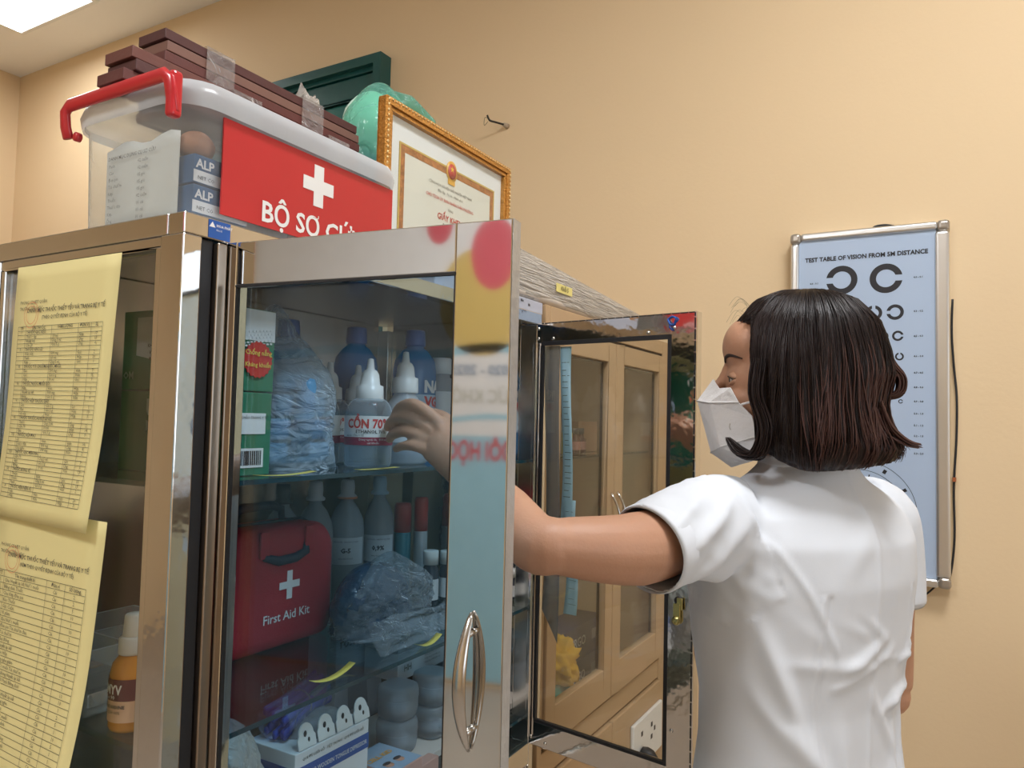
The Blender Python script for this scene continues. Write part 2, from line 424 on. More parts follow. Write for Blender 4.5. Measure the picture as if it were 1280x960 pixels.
# lock: round hole plate and brass cam
lk = MB().lathe([(.008, 0), (.008, .0015)], RD((.311, 0, 1.122)), 20, -rn)
obj('lock_hole', lk, RUB, dr)
BRASS = steelm('brass', (.62, .55, .22), .25, .1, 20)
lk = MB().box((.303, -.006, 1.088), (.316, -.002, 1.118), RD).box((.309, -.005, 1.108), (.320, -.003, 1.128), RD)
lk.lathe([(.0075, 0), (.0075, .006), (.005, .009)], RD((.3085, -.001, 1.090)), 16, -rn)
obj('lock_cam', lk, BRASS, dr, .001, label='brass lock cam')
bt = thing('hair_tie', RD((.293, -.004, 1.60)), 'blue elastic band hooked on the top screw of the far cabinet door', 'elastic band')
path = [RD((.293 + .007 * math.sin(a) * (1.0 - .3 * math.cos(a * 3)), -.003 - .002 * math.sin(2 * a), 1.597 + .007 * math.cos(a))) for a in [k * 2 * math.pi / 16 for k in range(17)]]
bl = mat('blue_elastic', (.01, .09, .40), .6)
obj('loop', MB().tube(path, .0018, 6), bl, bt)
obj('tail', MB().tube([RD((.289, -.003, 1.592)), RD((.289, -.004, 1.586)), RD((.294, -.003, 1.580))], .0015, 6), bl, bt)

# ------------------------------------------------------------------ tan wooden cabinet beside it
TY = .69
tc = thing('wooden_cabinet', (1.73, .9, 0), 'tan wooden two door cabinet seen through the open far glass door', 'cabinet')
def tpart(name, m, boxes, bev=.002, parent=None, label=None):
    mb = MB()
    for a in boxes: mb.box(*a)
    return obj(name, mb, m, parent or tc, bev, 2, label)
TX0, TX1, TT = 1.335, 2.115, 1.655
tpart('side_panel', TAN, [((TX0, TY, 0), (TX0 + .02, 1.10, TT))])
tpart('side_panel', TAN, [((TX1 - .045, TY, 0), (TX1, 1.10, TT))])
tpart('top_panel', TAN, [((TX0 + .02, TY, 1.618), (TX1 - .045, 1.10, TT))])
tpart('back_panel', TAN, [((TX0 + .02, 1.085, 0), (TX1 - .045, 1.10, 1.618))])
tpart('middle_rail', TAN, [((TX0 + .02, TY + .002, .705), (TX1 - .045, .72, .755))])
tpart('middle_panel', TAN, [((TX0 + .02, .72, .73), (TX1 - .045, 1.085, .75))])
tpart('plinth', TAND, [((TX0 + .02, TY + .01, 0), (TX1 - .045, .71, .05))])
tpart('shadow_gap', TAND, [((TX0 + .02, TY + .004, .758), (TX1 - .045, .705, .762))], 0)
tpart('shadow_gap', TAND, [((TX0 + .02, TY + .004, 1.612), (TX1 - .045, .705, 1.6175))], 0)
TS = tpart('glass_shelf', GLASSS, [((TX0 + .02, .73, 1.334), (TX1 - .045, 1.084, 1.340))], 0)
for (a, b, hx) in ((1.357, 1.700, 1.682), (1.704, 2.068, 1.722)):
    zb, zt = .764, 1.610
    s0, s1 = (.042, .045) if a < 1.5 else (.050, .045)
    d = tpart('cabinet_door', TAN, [((a, TY - .006, zb), (a + s0, TY + .014, zt)), ((b - s1, TY - .006, zb), (b, TY + .014, zt)),
               ((a + s0, TY - .006, 1.563), (b - s1, TY + .014, zt)), ((a + s0, TY - .006, zb), (b - s1, TY + .014, .84))])
    obj('door_glass', MB().box((a + s0 - .003, TY + .004, .837), (b - s1 + .003, TY + .007, 1.566)), GLASS, d)
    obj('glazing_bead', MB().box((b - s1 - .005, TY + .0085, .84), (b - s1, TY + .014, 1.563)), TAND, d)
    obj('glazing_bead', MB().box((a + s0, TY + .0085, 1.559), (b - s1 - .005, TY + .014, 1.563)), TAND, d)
    path = [Vector((hx, TY - .006 - .024 * math.sin(math.pi * k / 12), 1.25 - .13 * k / 12)) for k in range(13)]
    obj('door_handle', MB().tube(path, .0035, 8), STEEL, d)
for a, b in ((1.357, 1.715), (1.719, 2.068)):
    d = tpart('lower_door', TAN, [((a, TY - .006, .06), (b, TY + .012, .700))], .003)
so = thing('power_socket', (1.93, TY - .006, .50), 'white power socket plate with a black plug on the tan lower door', 'socket')
obj('plate', MB().box((1.835, TY - .016, .525), (2.06, TY - .0062, .650)), WHITE, so, .003)
for dx, dz, w_ in ((1.965, .607, .012), (1.965, .575, .012), (1.99, .59, .01), (1.89, .607, .012)):
    obj('socket_hole', MB().box((dx, TY - .0166, dz), (dx + w_, TY - .0160, dz + .012)), INK, so)
pl = obj('plug', MB().lathe([(.012, 0), (.018, .012), (.018, .028), (.008, .045), (.005, .06)], (1.89, TY - .016, .572), 14, (0, -1, -.35)), RUB, so, .001)
obj('cable', MB().tube([(1.89, TY - .07, .55), (1.88, TY - .085, .50), (1.87, TY - .06, .42), (1.86, TY - .02, .30), (1.86, TY - .01, .02)], .004, 8), RUB, so)

# contents of the wooden cabinet
def carton(name, a, b, m, label, cat='box', group=None, bev=.0012, rot=0):
    c = Vector(((a[0] + b[0]) / 2, (a[1] + b[1]) / 2, a[2])); t = thing(name, c, label, cat, group)
    obj('carton', MB().box(a, b), m, t, bev)
    return t
NAVY = mat('navy_card', (.03, .035, .10), .45)
for k, z in enumerate((.750, .835)):
    cc = carton('plaster_box', (1.60, .775, z), (1.86, .86, z + .080), NAVY, ('lower', 'upper')[k] + ' of two navy plaster boxes stacked in the wooden cabinet', 'box', 'navy plaster boxes')
    text('URGO', .032, plane_fn((1.66, .775, z + .030), FX, FZ), PAPER, cc, bold=.02)
    obj('label_panel', MB().box((1.79, .7742, z + .03), (1.845, .7748, z + .055)), mat('silver_label%d' % k, (.3, .3, .3), .5), cc)
    obj('logo', MB().box((1.858, .776, z + .02), (1.8606, .85, z + .06)), BLUE, cc)
def cloth_lump(name, c, s, m, label, cat, seed=1, amp=.15, freq=30, group=None, seg=48, parent=None):
    sd = Vector((seed * 3.1, seed * 1.7, seed))
    def fn(p):
        q = Vector((p.x / s[0], p.y / s[1], p.z / s[2]))
        n = noise.noise(q * freq * .06 + sd) * amp * 1.6 + abs(noise.noise(q * freq * .12 + sd * 2)) * amp
        r = p * (1 + n)
        if r.z < -s[2] * .72: r.z = -s[2] * .72 - (r.z + s[2] * .72) * .02
        return r
    mb = MB().sphere(c, s, seg, seg // 2, fn)
    return obj(name, mb, m, parent, label=label, cat=cat, group=group)
YC = mat('yellow_cloth', (.75, .42, .02), .7, bump=.2); TC = mat('teal_cloth', (.05, .40, .30), .6, bump=.2)
cloth_lump('cloth_bundle', (1.56, .765, .79), (.055, .045, .050), TC, 'teal folded cloth inside the wooden cabinet under the yellow one', 'cloth', 3)
cloth_lump('cloth_bundle', (1.555, .765, .868), (.055, .05, .05), YC, 'crumpled yellow cloth inside the wooden cabinet', 'cloth', 5, .3, 50)
cc = carton('medicine_box', (1.60, .80, 1.341), (1.70, .86, 1.43), mat('grey_card', (.42, .40, .36), .5), 'grey medicine box on the glass shelf of the wooden cabinet')
obj('label_panel', MB().box((1.655, .7985, 1.37), (1.69, .7995, 1.42)), PAPER, cc)
carton('medicine_box', (1.74, .80, 1.341), (1.86, .87, 1.42), mat('brown_card', (.38, .20, .10), .6), 'brown carton on the glass shelf of the wooden cabinet')
t = thing('medicine_bottle', (1.60, .765, 1.341), 'small yellow bottle with orange cap in the wooden cabinet', 'bottle')
obj('body', MB().lathe([(.012, 0), (.013, .004), (.013, .05), (.006, .058), (.006, .062)], (1.60, .765, 1.341), 14), mat('yellow_plastic', (.75, .60, .05), .3), t)
obj('cap', MB().lathe([(.008, .062), (.008, .078), (.006, .08)], (1.60, .765, 1.341), 14), mat('orange_plastic', (.8, .25, .03), .3), t)
for k in range(2):
    t = thing('medicine_bottle', (1.645 + k * .032, .765, 1.341), ('dark brown bottle next to the yellow bottle in the wooden cabinet', 'dark brown bottle farther from the yellow bottle in the wooden cabinet')[k], 'bottle', 'dark bottles in the wooden cabinet')
    obj('body', MB().lathe([(.013, 0), (.014, .004), (.014, .036), (.007, .044), (.007, .048)], (1.645 + k * .032, .765, 1.341), 14), mat('amber%d' % k, (.07, .02, .02), .15), t)
    obj('cap', MB().lathe([(.009, .048), (.009, .062)], (1.645 + k * .032, .765, 1.341), 14), INK, t)
    obj('wrap_label', MB().lathe([(.0143, .010), (.0143, .030)], (1.645 + k * .032, .765, 1.341), 14, cap=False), mat('brown_label%d' % k, (.35, .15, .12), .5), t)

# paper sheets hanging on the outer side of the far door glass
LB = mat('light_blue_paper', (.42, .66, .80), .7, var=.02)
def strip(t0, t1, z0, z1, dep, m, lab, cat, cut=0, nm='paper_sheet'):
    def fn(u, v):
        a = t0 + (t1 - t0) * u
        return RD((a + .004 * math.sin(v * 5), .0112 + dep + .003 * math.sin(v * 4 + u * 2), z0 + (z1 - z0) * v - cut * u * (1 - v)))
    return fn
f1 = strip(.054, .079, 1.20, 1.563, .001, LB, '', '')
s1 = obj('paper_sheet', MB().sheet(f1, 3, 16, .0005, rn), LB, label='upper light blue printed sheet hanging on the far door glass', cat='paper')
f2 = strip(.066, .094, 1.055, 1.27, .003, LB, '', '')
s2 = obj('paper_sheet', MB().sheet(f2, 3, 10, .0005, rn), LB, label='lower light blue printed sheet hanging on the far door glass', cat='paper')
for f, s, n, sd in ((f1, s1, 26, 1), (f2, s2, 12, 2)):
    rr = random.Random(sd); mb = MB()
    for k in range(n):
        v = .06 + .88 * (k + rr.random() * .4) / n; a = .15 + rr.random() * .1; b = .9 - rr.random() * .3
        q = [Vector(f(u, vv)) - rn * .0004 for u, vv in ((a, v), (b, v), (b, v + .003), (a, v + .003))]
        mb.add(q, [(0, 1, 2, 3)])
    obj('printed_lines', mb, INKS, s, kind='stuff')
fl = clear('grey_film', (.62, .66, .70), (.35, .38, .42), .35, .35)
obj('plastic_film', MB().sheet(strip(.016, .052, 1.055, 1.566, .002, fl, '', '', .06), 6, 20, .0004, rn), fl, label='grey translucent plastic film hanging on the far door glass', cat='plastic film')

# ------------------------------------------------------------------ yellow inventory lists taped on the side glass
def paper_fn(ul, ur, ll, lr, curl):
    """corners given as (Y, Z) on the side glass plane; curl lifts the lower part off the glass"""
    def fn(u, v):      # v=0 top
        y = (ul[0] * (1 - u) + ur[0] * u) * (1 - v) + (ll[0] * (1 - u) + lr[0] * u) * v
        z = (ul[1] * (1 - u) + ur[1] * u) * (1 - v) + (ll[1] * (1 - u) + lr[1] * u) * v
        x = .4985 - curl * v * v * (.35 + .65 * u) - .002 * math.sin(v * 7 + 1) * v - .0015
        return Vector((x, y, z))
    return fn
def doc(name, fn, label, title, cols, rows, heads, seed, rowgen):
    r = random.Random(seed)
    d = obj(name, MB().sheet(fn, 6, 18, .0004, (1, 0, 0)), YPAP, label=label, cat='paper')
    def f(x, y, e=.0012):      # page coordinates: x right 0..1, y down 0..1
        return Vector(fn(x, y)) + Vector((-e, 0, 0))
    def fb(x, y): return f(x, y)
    PW, PH = .21, .30
    def tx(s, x, y, size, al='LEFT', bold=0, m=INKS, nm='lettering', q=1.0):
        return textmb(s, size, lambda a, b: f(x + a / PW, y - b / PH), al, bold, 1, q)
    t0 = join(tx('PHÒNG GD&ĐT QUẬN', .07, .155, .0055), tx('TRƯỜNG TIỂU HỌC', .07, .180, .0055),
              tx(title[0], .53, .190, .0068, 'CENTER', .012), tx(title[1], .53, .218, .0058, 'CENTER', .008))
    obj('heading', t0, INKS, d)
    ln = MB(); tp = .245; bt = .92; n = rows; h = (bt - tp) / n
    def line(xa, ya, xb, yb, wd=.0005):
        k = 8
        for i in range(k):
            a, b = i / k, (i + 1) / k
            pa = (xa + (xb - xa) * a, ya + (yb - ya) * a); pb = (xa + (xb - xa) * b, ya + (yb - ya) * b)
            dx, dy = (0, wd / PH) if abs(ya - yb) < 1e-6 else (wd / PW, 0)
            ln.add([f(*pa), f(*pb), f(pb[0] + dx, pb[1] + dy), f(pa[0] + dx, pa[1] + dy)], [(0, 1, 2, 3)])
    for k in range(n + 1): line(cols[0], tp + k * h, cols[-1], tp + k * h)
    for c in cols: line(c, tp, c, bt)
    obj('table_lines', ln, INKS, d)
    ws = []
    for k in range(n):
        for (s, ci, al, b) in rowgen(k, r):
            x = cols[ci] + .012 if al == 'LEFT' else (cols[ci] + cols[ci + 1]) / 2
            ws.append(tx(s, x, tp + (k + .78) * h, .0052 if n > 30 else .0058, al, b))
    obj('table_text', join(*ws), INKS, d)
    st = MB(); cx, cy = .20, .20
    for k in range(28):
        a, b = 2 * math.pi * k / 28, 2 * math.pi * (k + 1) / 28
        for rr in (.0150, .0105):
            p = lambda t, q: f(cx + q * math.cos(t) / PW, cy + q * math.sin(t) / PH, .0016)
            st.add([p(a, rr), p(b, rr), p(b, rr + .0006), p(a, rr + .0006)], [(0, 1, 2, 3)])
    obj('red_stamp', st, mat('stamp_red' + str(seed), (.75, .25, .12), .7), d)
    return d
SYL = ['Thuốc', 'giảm', 'đau', 'hạ sốt', 'Viên nén', 'Ống', 'Vỉ', 'Gói', 'Chai', 'Lọ', 'Hộp', 'Cuộn', 'Băng dính', 'Bông', 'Gạc', 'Cồn 70', 'Nước muối', 'Kéo', 'Nhiệt kế', 'Panh', 'Kẹp', 'Huyết áp kế', 'Ống nghe', 'Cân', 'Thước dây', 'Đèn pin', 'Túi chườm']
def rows1(k, r):
    if k == 0: return [('TT', 0, 'CENTER', .01), ('TÊN THUỐC', 1, 'CENTER', .01), ('HÀM LƯỢNG', 2, 'CENTER', .01), ('ĐƠN VỊ', 3, 'CENTER', .01), ('SL', 4, 'CENTER', .01)]
    if k % 4 == 1: return [(['I', 'II', 'III', 'IV', 'V', 'VI', 'VII', 'VIII', 'IX', 'X', 'XI'][k // 4 % 11], 0, 'CENTER', 0), ('THUỐC ' + ' '.join(r.sample(SYL, 2)).upper(), 1, 'LEFT', .012)]
    return [(r.choice(SYL), 1, 'LEFT', 0), (r.choice(['500 mg', 'Ống 5 ml', 'Viên', '10 ml', 'Gói 5 g']), 2, 'LEFT', 0), (r.choice(['Viên', 'Ống', 'Lọ', 'Hộp', 'Gói']), 3, 'LEFT', 0), (str(r.randint(1, 20)), 4, 'CENTER', 0)]
def rows2(k, r):
    if k == 0: return [('TT', 0, 'CENTER', .01), ('Tên trang thiết bị', 1, 'CENTER', .01), ('Đơn vị', 2, 'CENTER', .01), ('Số lượng', 3, 'CENTER', .01)]
    return [(str(k), 0, 'CENTER', 0), (' '.join(r.sample(SYL, r.choice((1, 2, 2, 3)))), 1, 'LEFT', 0), ('Cái', 2, 'CENTER', 0), (str(r.choice((1, 1, 2, 5, 10))), 3, 'CENTER', 0)]
doc('document_sheet', paper_fn((1.004, 1.596), (.790, 1.596), (1.020, 1.288), (.812, 1.284), .010),
    'upper yellow printed medicine list taped on the cabinet side glass', ('DANH MỤC THUỐC THIẾT YẾU VÀ TRANG BỊ Y TẾ', '(THEO QUYẾT ĐỊNH CỦA BỘ Y TẾ)'), (.07, .15, .42, .68, .80, .90), 40, None, 11, rows1)
doc('document_sheet', paper_fn((1.017, 1.300), (.793, 1.297), (1.040, .985), (.822, .985), .018),
    'lower yellow printed equipment list taped on the cabinet side glass', ('DANH MỤC THUỐC THIẾT YẾU VÀ TRANG BỊ Y TẾ', '(KÈM THEO QUYẾT ĐỊNH CỦA BỘ Y TẾ)'), (.06, .13, .55, .72, .90), 27, None, 12, rows2)

# ------------------------------------------------------------------ on top of the cabinet
# clear first aid box with red handles
CL = clear('clear_plastic', (.90, .93, .95), (.80, .84, .86), .16, .15, .9, .15, 25)
CLL = clear('frosted_lid', (.80, .83, .85), (.72, .75, .78), .48, .2, .8, .1, 15)
bx = thing('storage_box', (.69, .80, 1.633), 'clear plastic first aid box with frosted lid, red handle and red sign', 'box')
def rrect(x0, x1, y0, y1, r, n=6):
    p = []
    for cx, cy, a in ((x1 - r, y1 - r, 0), (x0 + r, y1 - r, 90), (x0 + r, y0 + r, 180), (x1 - r, y0 + r, 270)):
        for k in range(n + 1): t = R(a + 90 * k / n); p.append((cx + r * math.cos(t), cy + r * math.sin(t)))
    return p
def loft(levels, closed_top=False, closed_bottom=False):
    mb = MB(); n = len(levels[0][0])
    vs = [Vector((x, y, z)) for p, z in levels for x, y in p]
    fs = [(j * n + k, j * n + (k + 1) % n, (j + 1) * n + (k + 1) % n, (j + 1) * n + k) for j in range(len(levels) - 1) for k in range(n)]
    if closed_bottom: fs.append(tuple(range(n - 1, -1, -1)))
    if closed_top: fs.append(tuple((len(levels) - 1) * n + k for k in range(n)))
    return mb.add(vs, fs, True)
def rr(o, r): return rrect(.508 - o, .862 + o, .703 - o, .905 + o, r)
tub = loft([(rr(-.008, .02), 1.634), (rr(-.004, .024), 1.638), (rr(.0, .028), 1.752), (rr(.004, .03), 1.756), (rr(.004, .03), 1.762)], closed_bottom=True)
obj('tub', tub, CL, bx)
lid = loft([(rr(.010, .045), 1.754), (rr(.012, .045), 1.768), (rr(.008, .045), 1.783), (rr(-.004, .05), 1.788), (rr(-.03, .04), 1.788), (rr(-.04, .03), 1.782)], closed_top=True)
obj('lid', lid, CLL, bx)
hd = MB()
def hbox(a, b): hd.box(a, b)
hd.tube([(.494, .706, 1.738), (.490, .706, 1.758), (.488, .707, 1.772), (.488, .716, 1.779), (.488, .80, 1.779), (.488, .892, 1.779), (.488, .901, 1.772), (.490, .902, 1.755), (.494, .902, 1.742)], [(.0085, .005)] * 9, 10, flat=(1, 0, 0))
obj('handle', hd, RED, bx, .0015, label='red carrying handle')
obj('latch', MB().box((.486, .699, 1.732), (.500, .712, 1.782)), RED, bx, .004, 3)
obj('latch', MB().lathe([(.0055, 0), (.0055, .006), (.003, .007)], (.498, .885, 1.742), 14, (-1, 0, 0)), RED, bx)
sg = obj('sign_panel', MB().box((.553, .6995, 1.643), (.852, .7015, 1.7535)), REDV, bx, label='red sign with white cross')
cx, cz, w_, h_ = .702, 1.7165, .0085, .027
obj('white_cross', MB().box((cx - w_, .6988, cz - h_), (cx + w_, .6994, cz + h_)).box((cx - h_, .6988, cz - w_), (cx - w_, .6994, cz + w_)).box((cx + w_, .6988, cz - w_), (cx + h_, .6994, cz + w_)), WHITE, sg)
text('BỘ SƠ CỨU', .0345, plane_fn((.700, .6995, 1.650), FX, FZ), WHITE, sg, 'CENTER', .022)
# contents of the clear box
sh = lambda u, v: Vector((.520 + .003 * math.sin(u * 9) * v, .730 + .135 * u, 1.637 + .095 * (1 - v) + .004 * math.sin(u * 11) * (1 - v)))
ps = obj('paper_sheet', MB().sheet(lambda u, v: sh(1 - u, v), 8, 6, .0005, (1, 0, 0)), mat('cream_paper', (.78, .77, .70), .7), label='white printed list standing inside the clear first aid box', cat='paper')
tl = [textmb('DANH MỤC DỤNG CỤ SƠ CỨU', .0062, plane_fn((.5175, .857, 1.715), -FY, FZ), bold=.01, res=1)]
rg = random.Random(5)
for k in range(9):
    tl.append(textmb(rg.choice(SYL), .0058, plane_fn((.5175, .855, 1.706 - k * .0082), -FY, FZ), res=1)); tl.append(textmb(rg.choice(['01 cái', '02 cuộn', '05 gói']), .0058, plane_fn((.5175, .80, 1.706 - k * .0082), -FY, FZ), res=1))
obj('lettering', join(*tl), INKS, ps)
BLU2 = mat('deep_blue_card', (.03, .12, .27), .4)
for k, z in enumerate((1.640, 1.674)):
    cc = carton('bandage_box', (.526, .712, z), (.60, .77, z + .032), BLU2, ('lower', 'upper')[k] + ' of two blue bandage boxes inside the clear first aid box', 'box', 'blue bandage boxes in the clear box')
    obj('label_panel', MB().box((.5255, .7113, z + .001), (.60, .7119, z + .014)), PAPER, cc)
    text('ALP', .014, plane_fn((.528, .7117, z + .017), FX, FZ), PAPER, cc, bold=.03)
    text('NET CO', .006, plane_fn((.530, .7112, z + .004), FX, FZ), INK, cc, res=1)
cloth_lump('bandage_roll', (.545, .735, 1.722), (.020, .018, .018), mat('tan_bandage', (.50, .25, .15), .8), 'tan bandage roll on the blue boxes in the clear first aid box', 'bandage', 4, .06)
cloth_lump('plastic_pouch', (.60, .86, 1.69), (.07, .04, .06), mat('orange_pouch', (.62, .36, .20), .5), 'orange pouch behind the printed list in the clear first aid box', 'pouch', 8, .1)
carton('bandage_box', (.70, .75, 1.640), (.83, .86, 1.70), mat('white_card_a', (.65, .66, .66), .5), 'white box at the far end inside the clear first aid box')

# wooden planks taped into one bundle
PL1 = [mat('plank_red%d' % k, c, .55, var=.18, scale=14, bump=.15, bscale=40) for k, c in enumerate(((.12, .035, .030), (.085, .028, .026), (.15, .050, .038), (.065, .024, .023)))]
PLE = mat('plank_end', (.22, .14, .12), .7, var=.2, scale=60)
PLL = mat('pale_plank', (.20, .10, .075), .6, var=.15)
pb = thing('plank_bundle', (.70, .83, 1.7885), 'bundle of dark red wooden planks taped together lying on the clear box', 'planks')
rg = random.Random(3)
TKP = .0142
for k in range(3):
    x0 = .492 + (0, .006, .002)[k] - (.006 if k == 0 else 0)
    obj('plank', MB().box((x0, .782 + (.004, 0, .002)[k] , 1.789 + k * TKP), (.872 - k * .004, .836, 1.789 + (k + 1) * TKP - .0012)), PL1[(0, 1, 2)[k]], pb, .0008)
for k in range(8):
    x0 = .575 + rg.uniform(-.004, .004) + (.012 if k in (4,) else 0); y0 = .838 + rg.uniform(0, .003)
    obj('plank', MB().box((x0, y0, 1.789 + k * TKP), (.93 + rg.uniform(-.004, .004) - (.0 if k < 7 else .005), .895, 1.789 + (k + 1) * TKP - .0014)), PLL if k == 6 else PL1[(0, 1, 3, 2, 1, 0, 3, 1)[k]], pb, .0008)
TAPE = clear('packing_tape', (.86, .84, .82), (.70, .66, .64), .22, .12, .8, .9, 30, (1, 4, 1))
for a, b in ((.63, .675), (.80, .845)):
    tp = MB()
    prof = [(.7805, 1.792), (.7805, 1.8335), (.8365, 1.8345), (.8365, 1.903), (.8965, 1.904), (.8965, 1.790)]
    tp.grid(lambda u, v: Vector((a + (b - a) * u, *[prof[int(min(v, .9999) * 5)][i] * (1 - (min(v, .9999) * 5) % 1) + prof[int(min(v, .9999) * 5) + 1][i] * ((min(v, .9999) * 5) % 1) for i in (0, 1)])), 4, 20, False)
    obj('packing_tape', tp, TAPE, pb, label='clear wrinkled packing tape')

# green plastic bag with blue contents behind the frame
GB = clear('green_bag_film', (.55, .88, .76), (.22, .56, .46), .28, .14, .8, .8, 22)
gb = thing('plastic_bag', (1.02, .90, 1.633), 'pale green plastic bag standing between the planks and the framed certificate', 'bag')
def bagfn(c, s, seed, amp=.12):
    sd = Vector((seed, seed * 2.3, .5))
    def fn(p):
        q = Vector((p.x / s[0], p.y / s[1], p.z / s[2]))
        k = 1 + amp * noise.noise(q * 1.6 + sd) + amp * .6 * abs(noise.noise(q * 4 + sd))
        r = Vector((p.x * k, p.y * k, p.z * (1 + amp * .3 * noise.noise(q * 2))))
        if r.z < -s[2] * .8: r.z = -s[2] * .8
        return r
    return fn
obj('film', MB().sphere((1.055, .90, 1.83), (.095, .075, .205), 40, 28, bagfn(0, (.10, .075, .215), 2.2)).tube([(1.08, .90, 2.00), (1.12, .89, 2.012), (1.16, .87, 1.99), (1.18, .86, 1.95)], [.035, .028, .02, .010], 10), GB, gb)
obj('blue_contents', MB().box((.985, .85, 1.680), (1.12, .95, 1.865)), mat('blue_pack', (.01, .16, .45), .5), gb, .012, 3, label='blue pack at the bottom')
obj('pale_contents', MB().sphere((1.05, .91, 1.945), (.065, .045, .075), 24, 14, bagfn(0, (.07, .05, .08), 6)), mat('pale_green_stuff', (.52, .72, .62), .6), gb)
CLB = clear('thin_clear_film', (.92, .88, .84), (.72, .66, .60), .30, .15, .9, .9, 26)
cloth_lump('plastic_bag', (.915, .945, 1.88), (.042, .038, .085), CLB, 'small clear crumpled plastic bag behind the planks', 'bag', 9, .2, 40)

# framed certificate
GOLD = mat('gold_frame', (.55, .24, .035), .35, .35, .35, 260, .6, 300, coat=.3)
GOLD2 = mat('gold_bead', (.80, .58, .28), .3, .4, .3, 200)
ce = thing('framed_certificate', (1.09, .757, 1.633), 'gold framed certificate with a red emblem standing on the cabinet', 'picture frame')
XA, XB, ZA, ZBt = .893, 1.284, 1.634, 1.926
def framebars(mb, x0, x1, z0, z1, wd, ya, yb, b2=None):
    mb.box((x0, ya, z1 - wd), (x1, yb, z1)).box((x0, ya, z0), (x1, yb, z0 + wd)).box((x0, ya, z0 + wd), (x0 + wd, yb, z1 - wd)).box((x1 - wd, ya, z0 + wd), (x1, yb, z1 - wd))
mb = MB(); framebars(mb, XA, XB, ZA, ZBt, .013, .750, .768); obj('frame', mb, GOLD, ce, .002, 2)
mb = MB(); framebars(mb, XA + .013, XB - .013, ZA + .013, ZBt - .013, .007, .753, .766); obj('inner_frame', mb, GOLD, ce, .002, 2)
mb = MB()
for k in range(46):
    x = XA + .006 + k * (XB - XA - .012) / 45
    mb.sphere((x, .7495, ZBt - .0045), (.0026, .0018, .0016), 6, 4)
for k in range(34):
    z = ZA + .006 + k * (ZBt - ZA - .012) / 33
    mb.sphere((XA + .0045, .7495, z), (.0016, .0018, .0026), 6, 4); mb.sphere((XB - .0045, .7495, z), (.0016, .0018, .0026), 6, 4)
obj('bead_trim', mb, GOLD2, ce, kind='stuff')
mt = obj('mat_board', MB().box((XA + .018, .762, ZA + .018), (XB - .018, .766, ZBt - .018)), PAPER, ce)
mb = MB(); framebars(mb, .943, 1.234, 1.690, 1.866, .012, .7605, .7615); ob = obj('ornate_border', mb, mat('ornate_border', (.42, .15, .04), .5, var=.9, scale=140), ce, label='brown and gold ornamental border')
mb = MB(); framebars(mb, .9405, 1.2365, 1.6875, 1.8685, .003, .7600, .7618); obj('gold_line', mb, mat('gold_line', (.62, .42, .10), .5), ob)
crt = obj('certificate_paper', MB().box((.955, .7608, 1.702), (1.222, .7616, 1.854)), mat('cream_certificate', (.78, .76, .68), .7), ce)
em = obj('emblem', MB().lathe([(.0165, 0), (.0165, .001)], (1.0885, .7602, 1.862), 28, (0, -1, 0), 1, 1.15).box((1.078, .7592, 1.838), (1.099, .7602, 1.848)), mat('emblem_gold', (.80, .42, .05), .4), ce)
obj('emblem_disc', MB().lathe([(.0125, 0), (.0125, .0006)], (1.0885, .7590, 1.862), 24, (0, -1, 0), 1, 1.1), REDINK, em)
star = [((.006 if k % 2 == 0 else .0025) * math.sin(math.pi * k / 5), (.006 if k % 2 == 0 else .0025) * math.cos(math.pi * k / 5)) for k in range(10)]
obj('star', MB().poly(star, (1.0885, .7582, 1.866), FX, FZ), mat('star_yellow', (.9, .6, .05), .5), em)
P = lambda x, z: plane_fn((x, .7606, z), FX, FZ)
obj('lettering', join(textmb('CỘNG HÒA XÃ HỘI CHỦ NGHĨA VIỆT NAM', .0068, P(1.0885, 1.826), 'CENTER', .0, 1), textmb('Độc lập - Tự do - Hạnh phúc', .0065, P(1.0885, 1.816), 'CENTER', .0, 1),
    textmb('TẶNG', .0060, P(1.0885, 1.788), 'CENTER', .0, 1), textmb('Bà Trần B', .0110, P(1.0885, 1.756), 'CENTER', .01, 1), textmb('CÁN BỘ Y TẾ TRƯỜNG TIỂU HỌC', .0080, P(1.08, 1.742), 'CENTER', .01, 1),
    textmb('Đã có thành tích trong công tác y tế', .0090, P(1.07, 1.728), 'CENTER', .0, 1)), INKS, crt)
obj('red_lettering', join(textmb('CHỦ TỊCH ỦY BAN NHÂN DÂN PHƯỜNG', .0078, P(1.0885, 1.802), 'CENTER', .01, 1), textmb('GIẤY KHEN', .0150, P(1.0885, 1.769), 'CENTER', .02, 2)), REDINK, crt)
obj('glass', MB().box((XA + .018, .7572, ZA + .018), (XB - .018, .7580, ZBt - .018)), GLASS, ce)
obj('stand', MB().box((1.06, .768, 1.634), (1.12, .772, 1.86)), mat('backing_board', (.2, .12, .06), .8), ce)

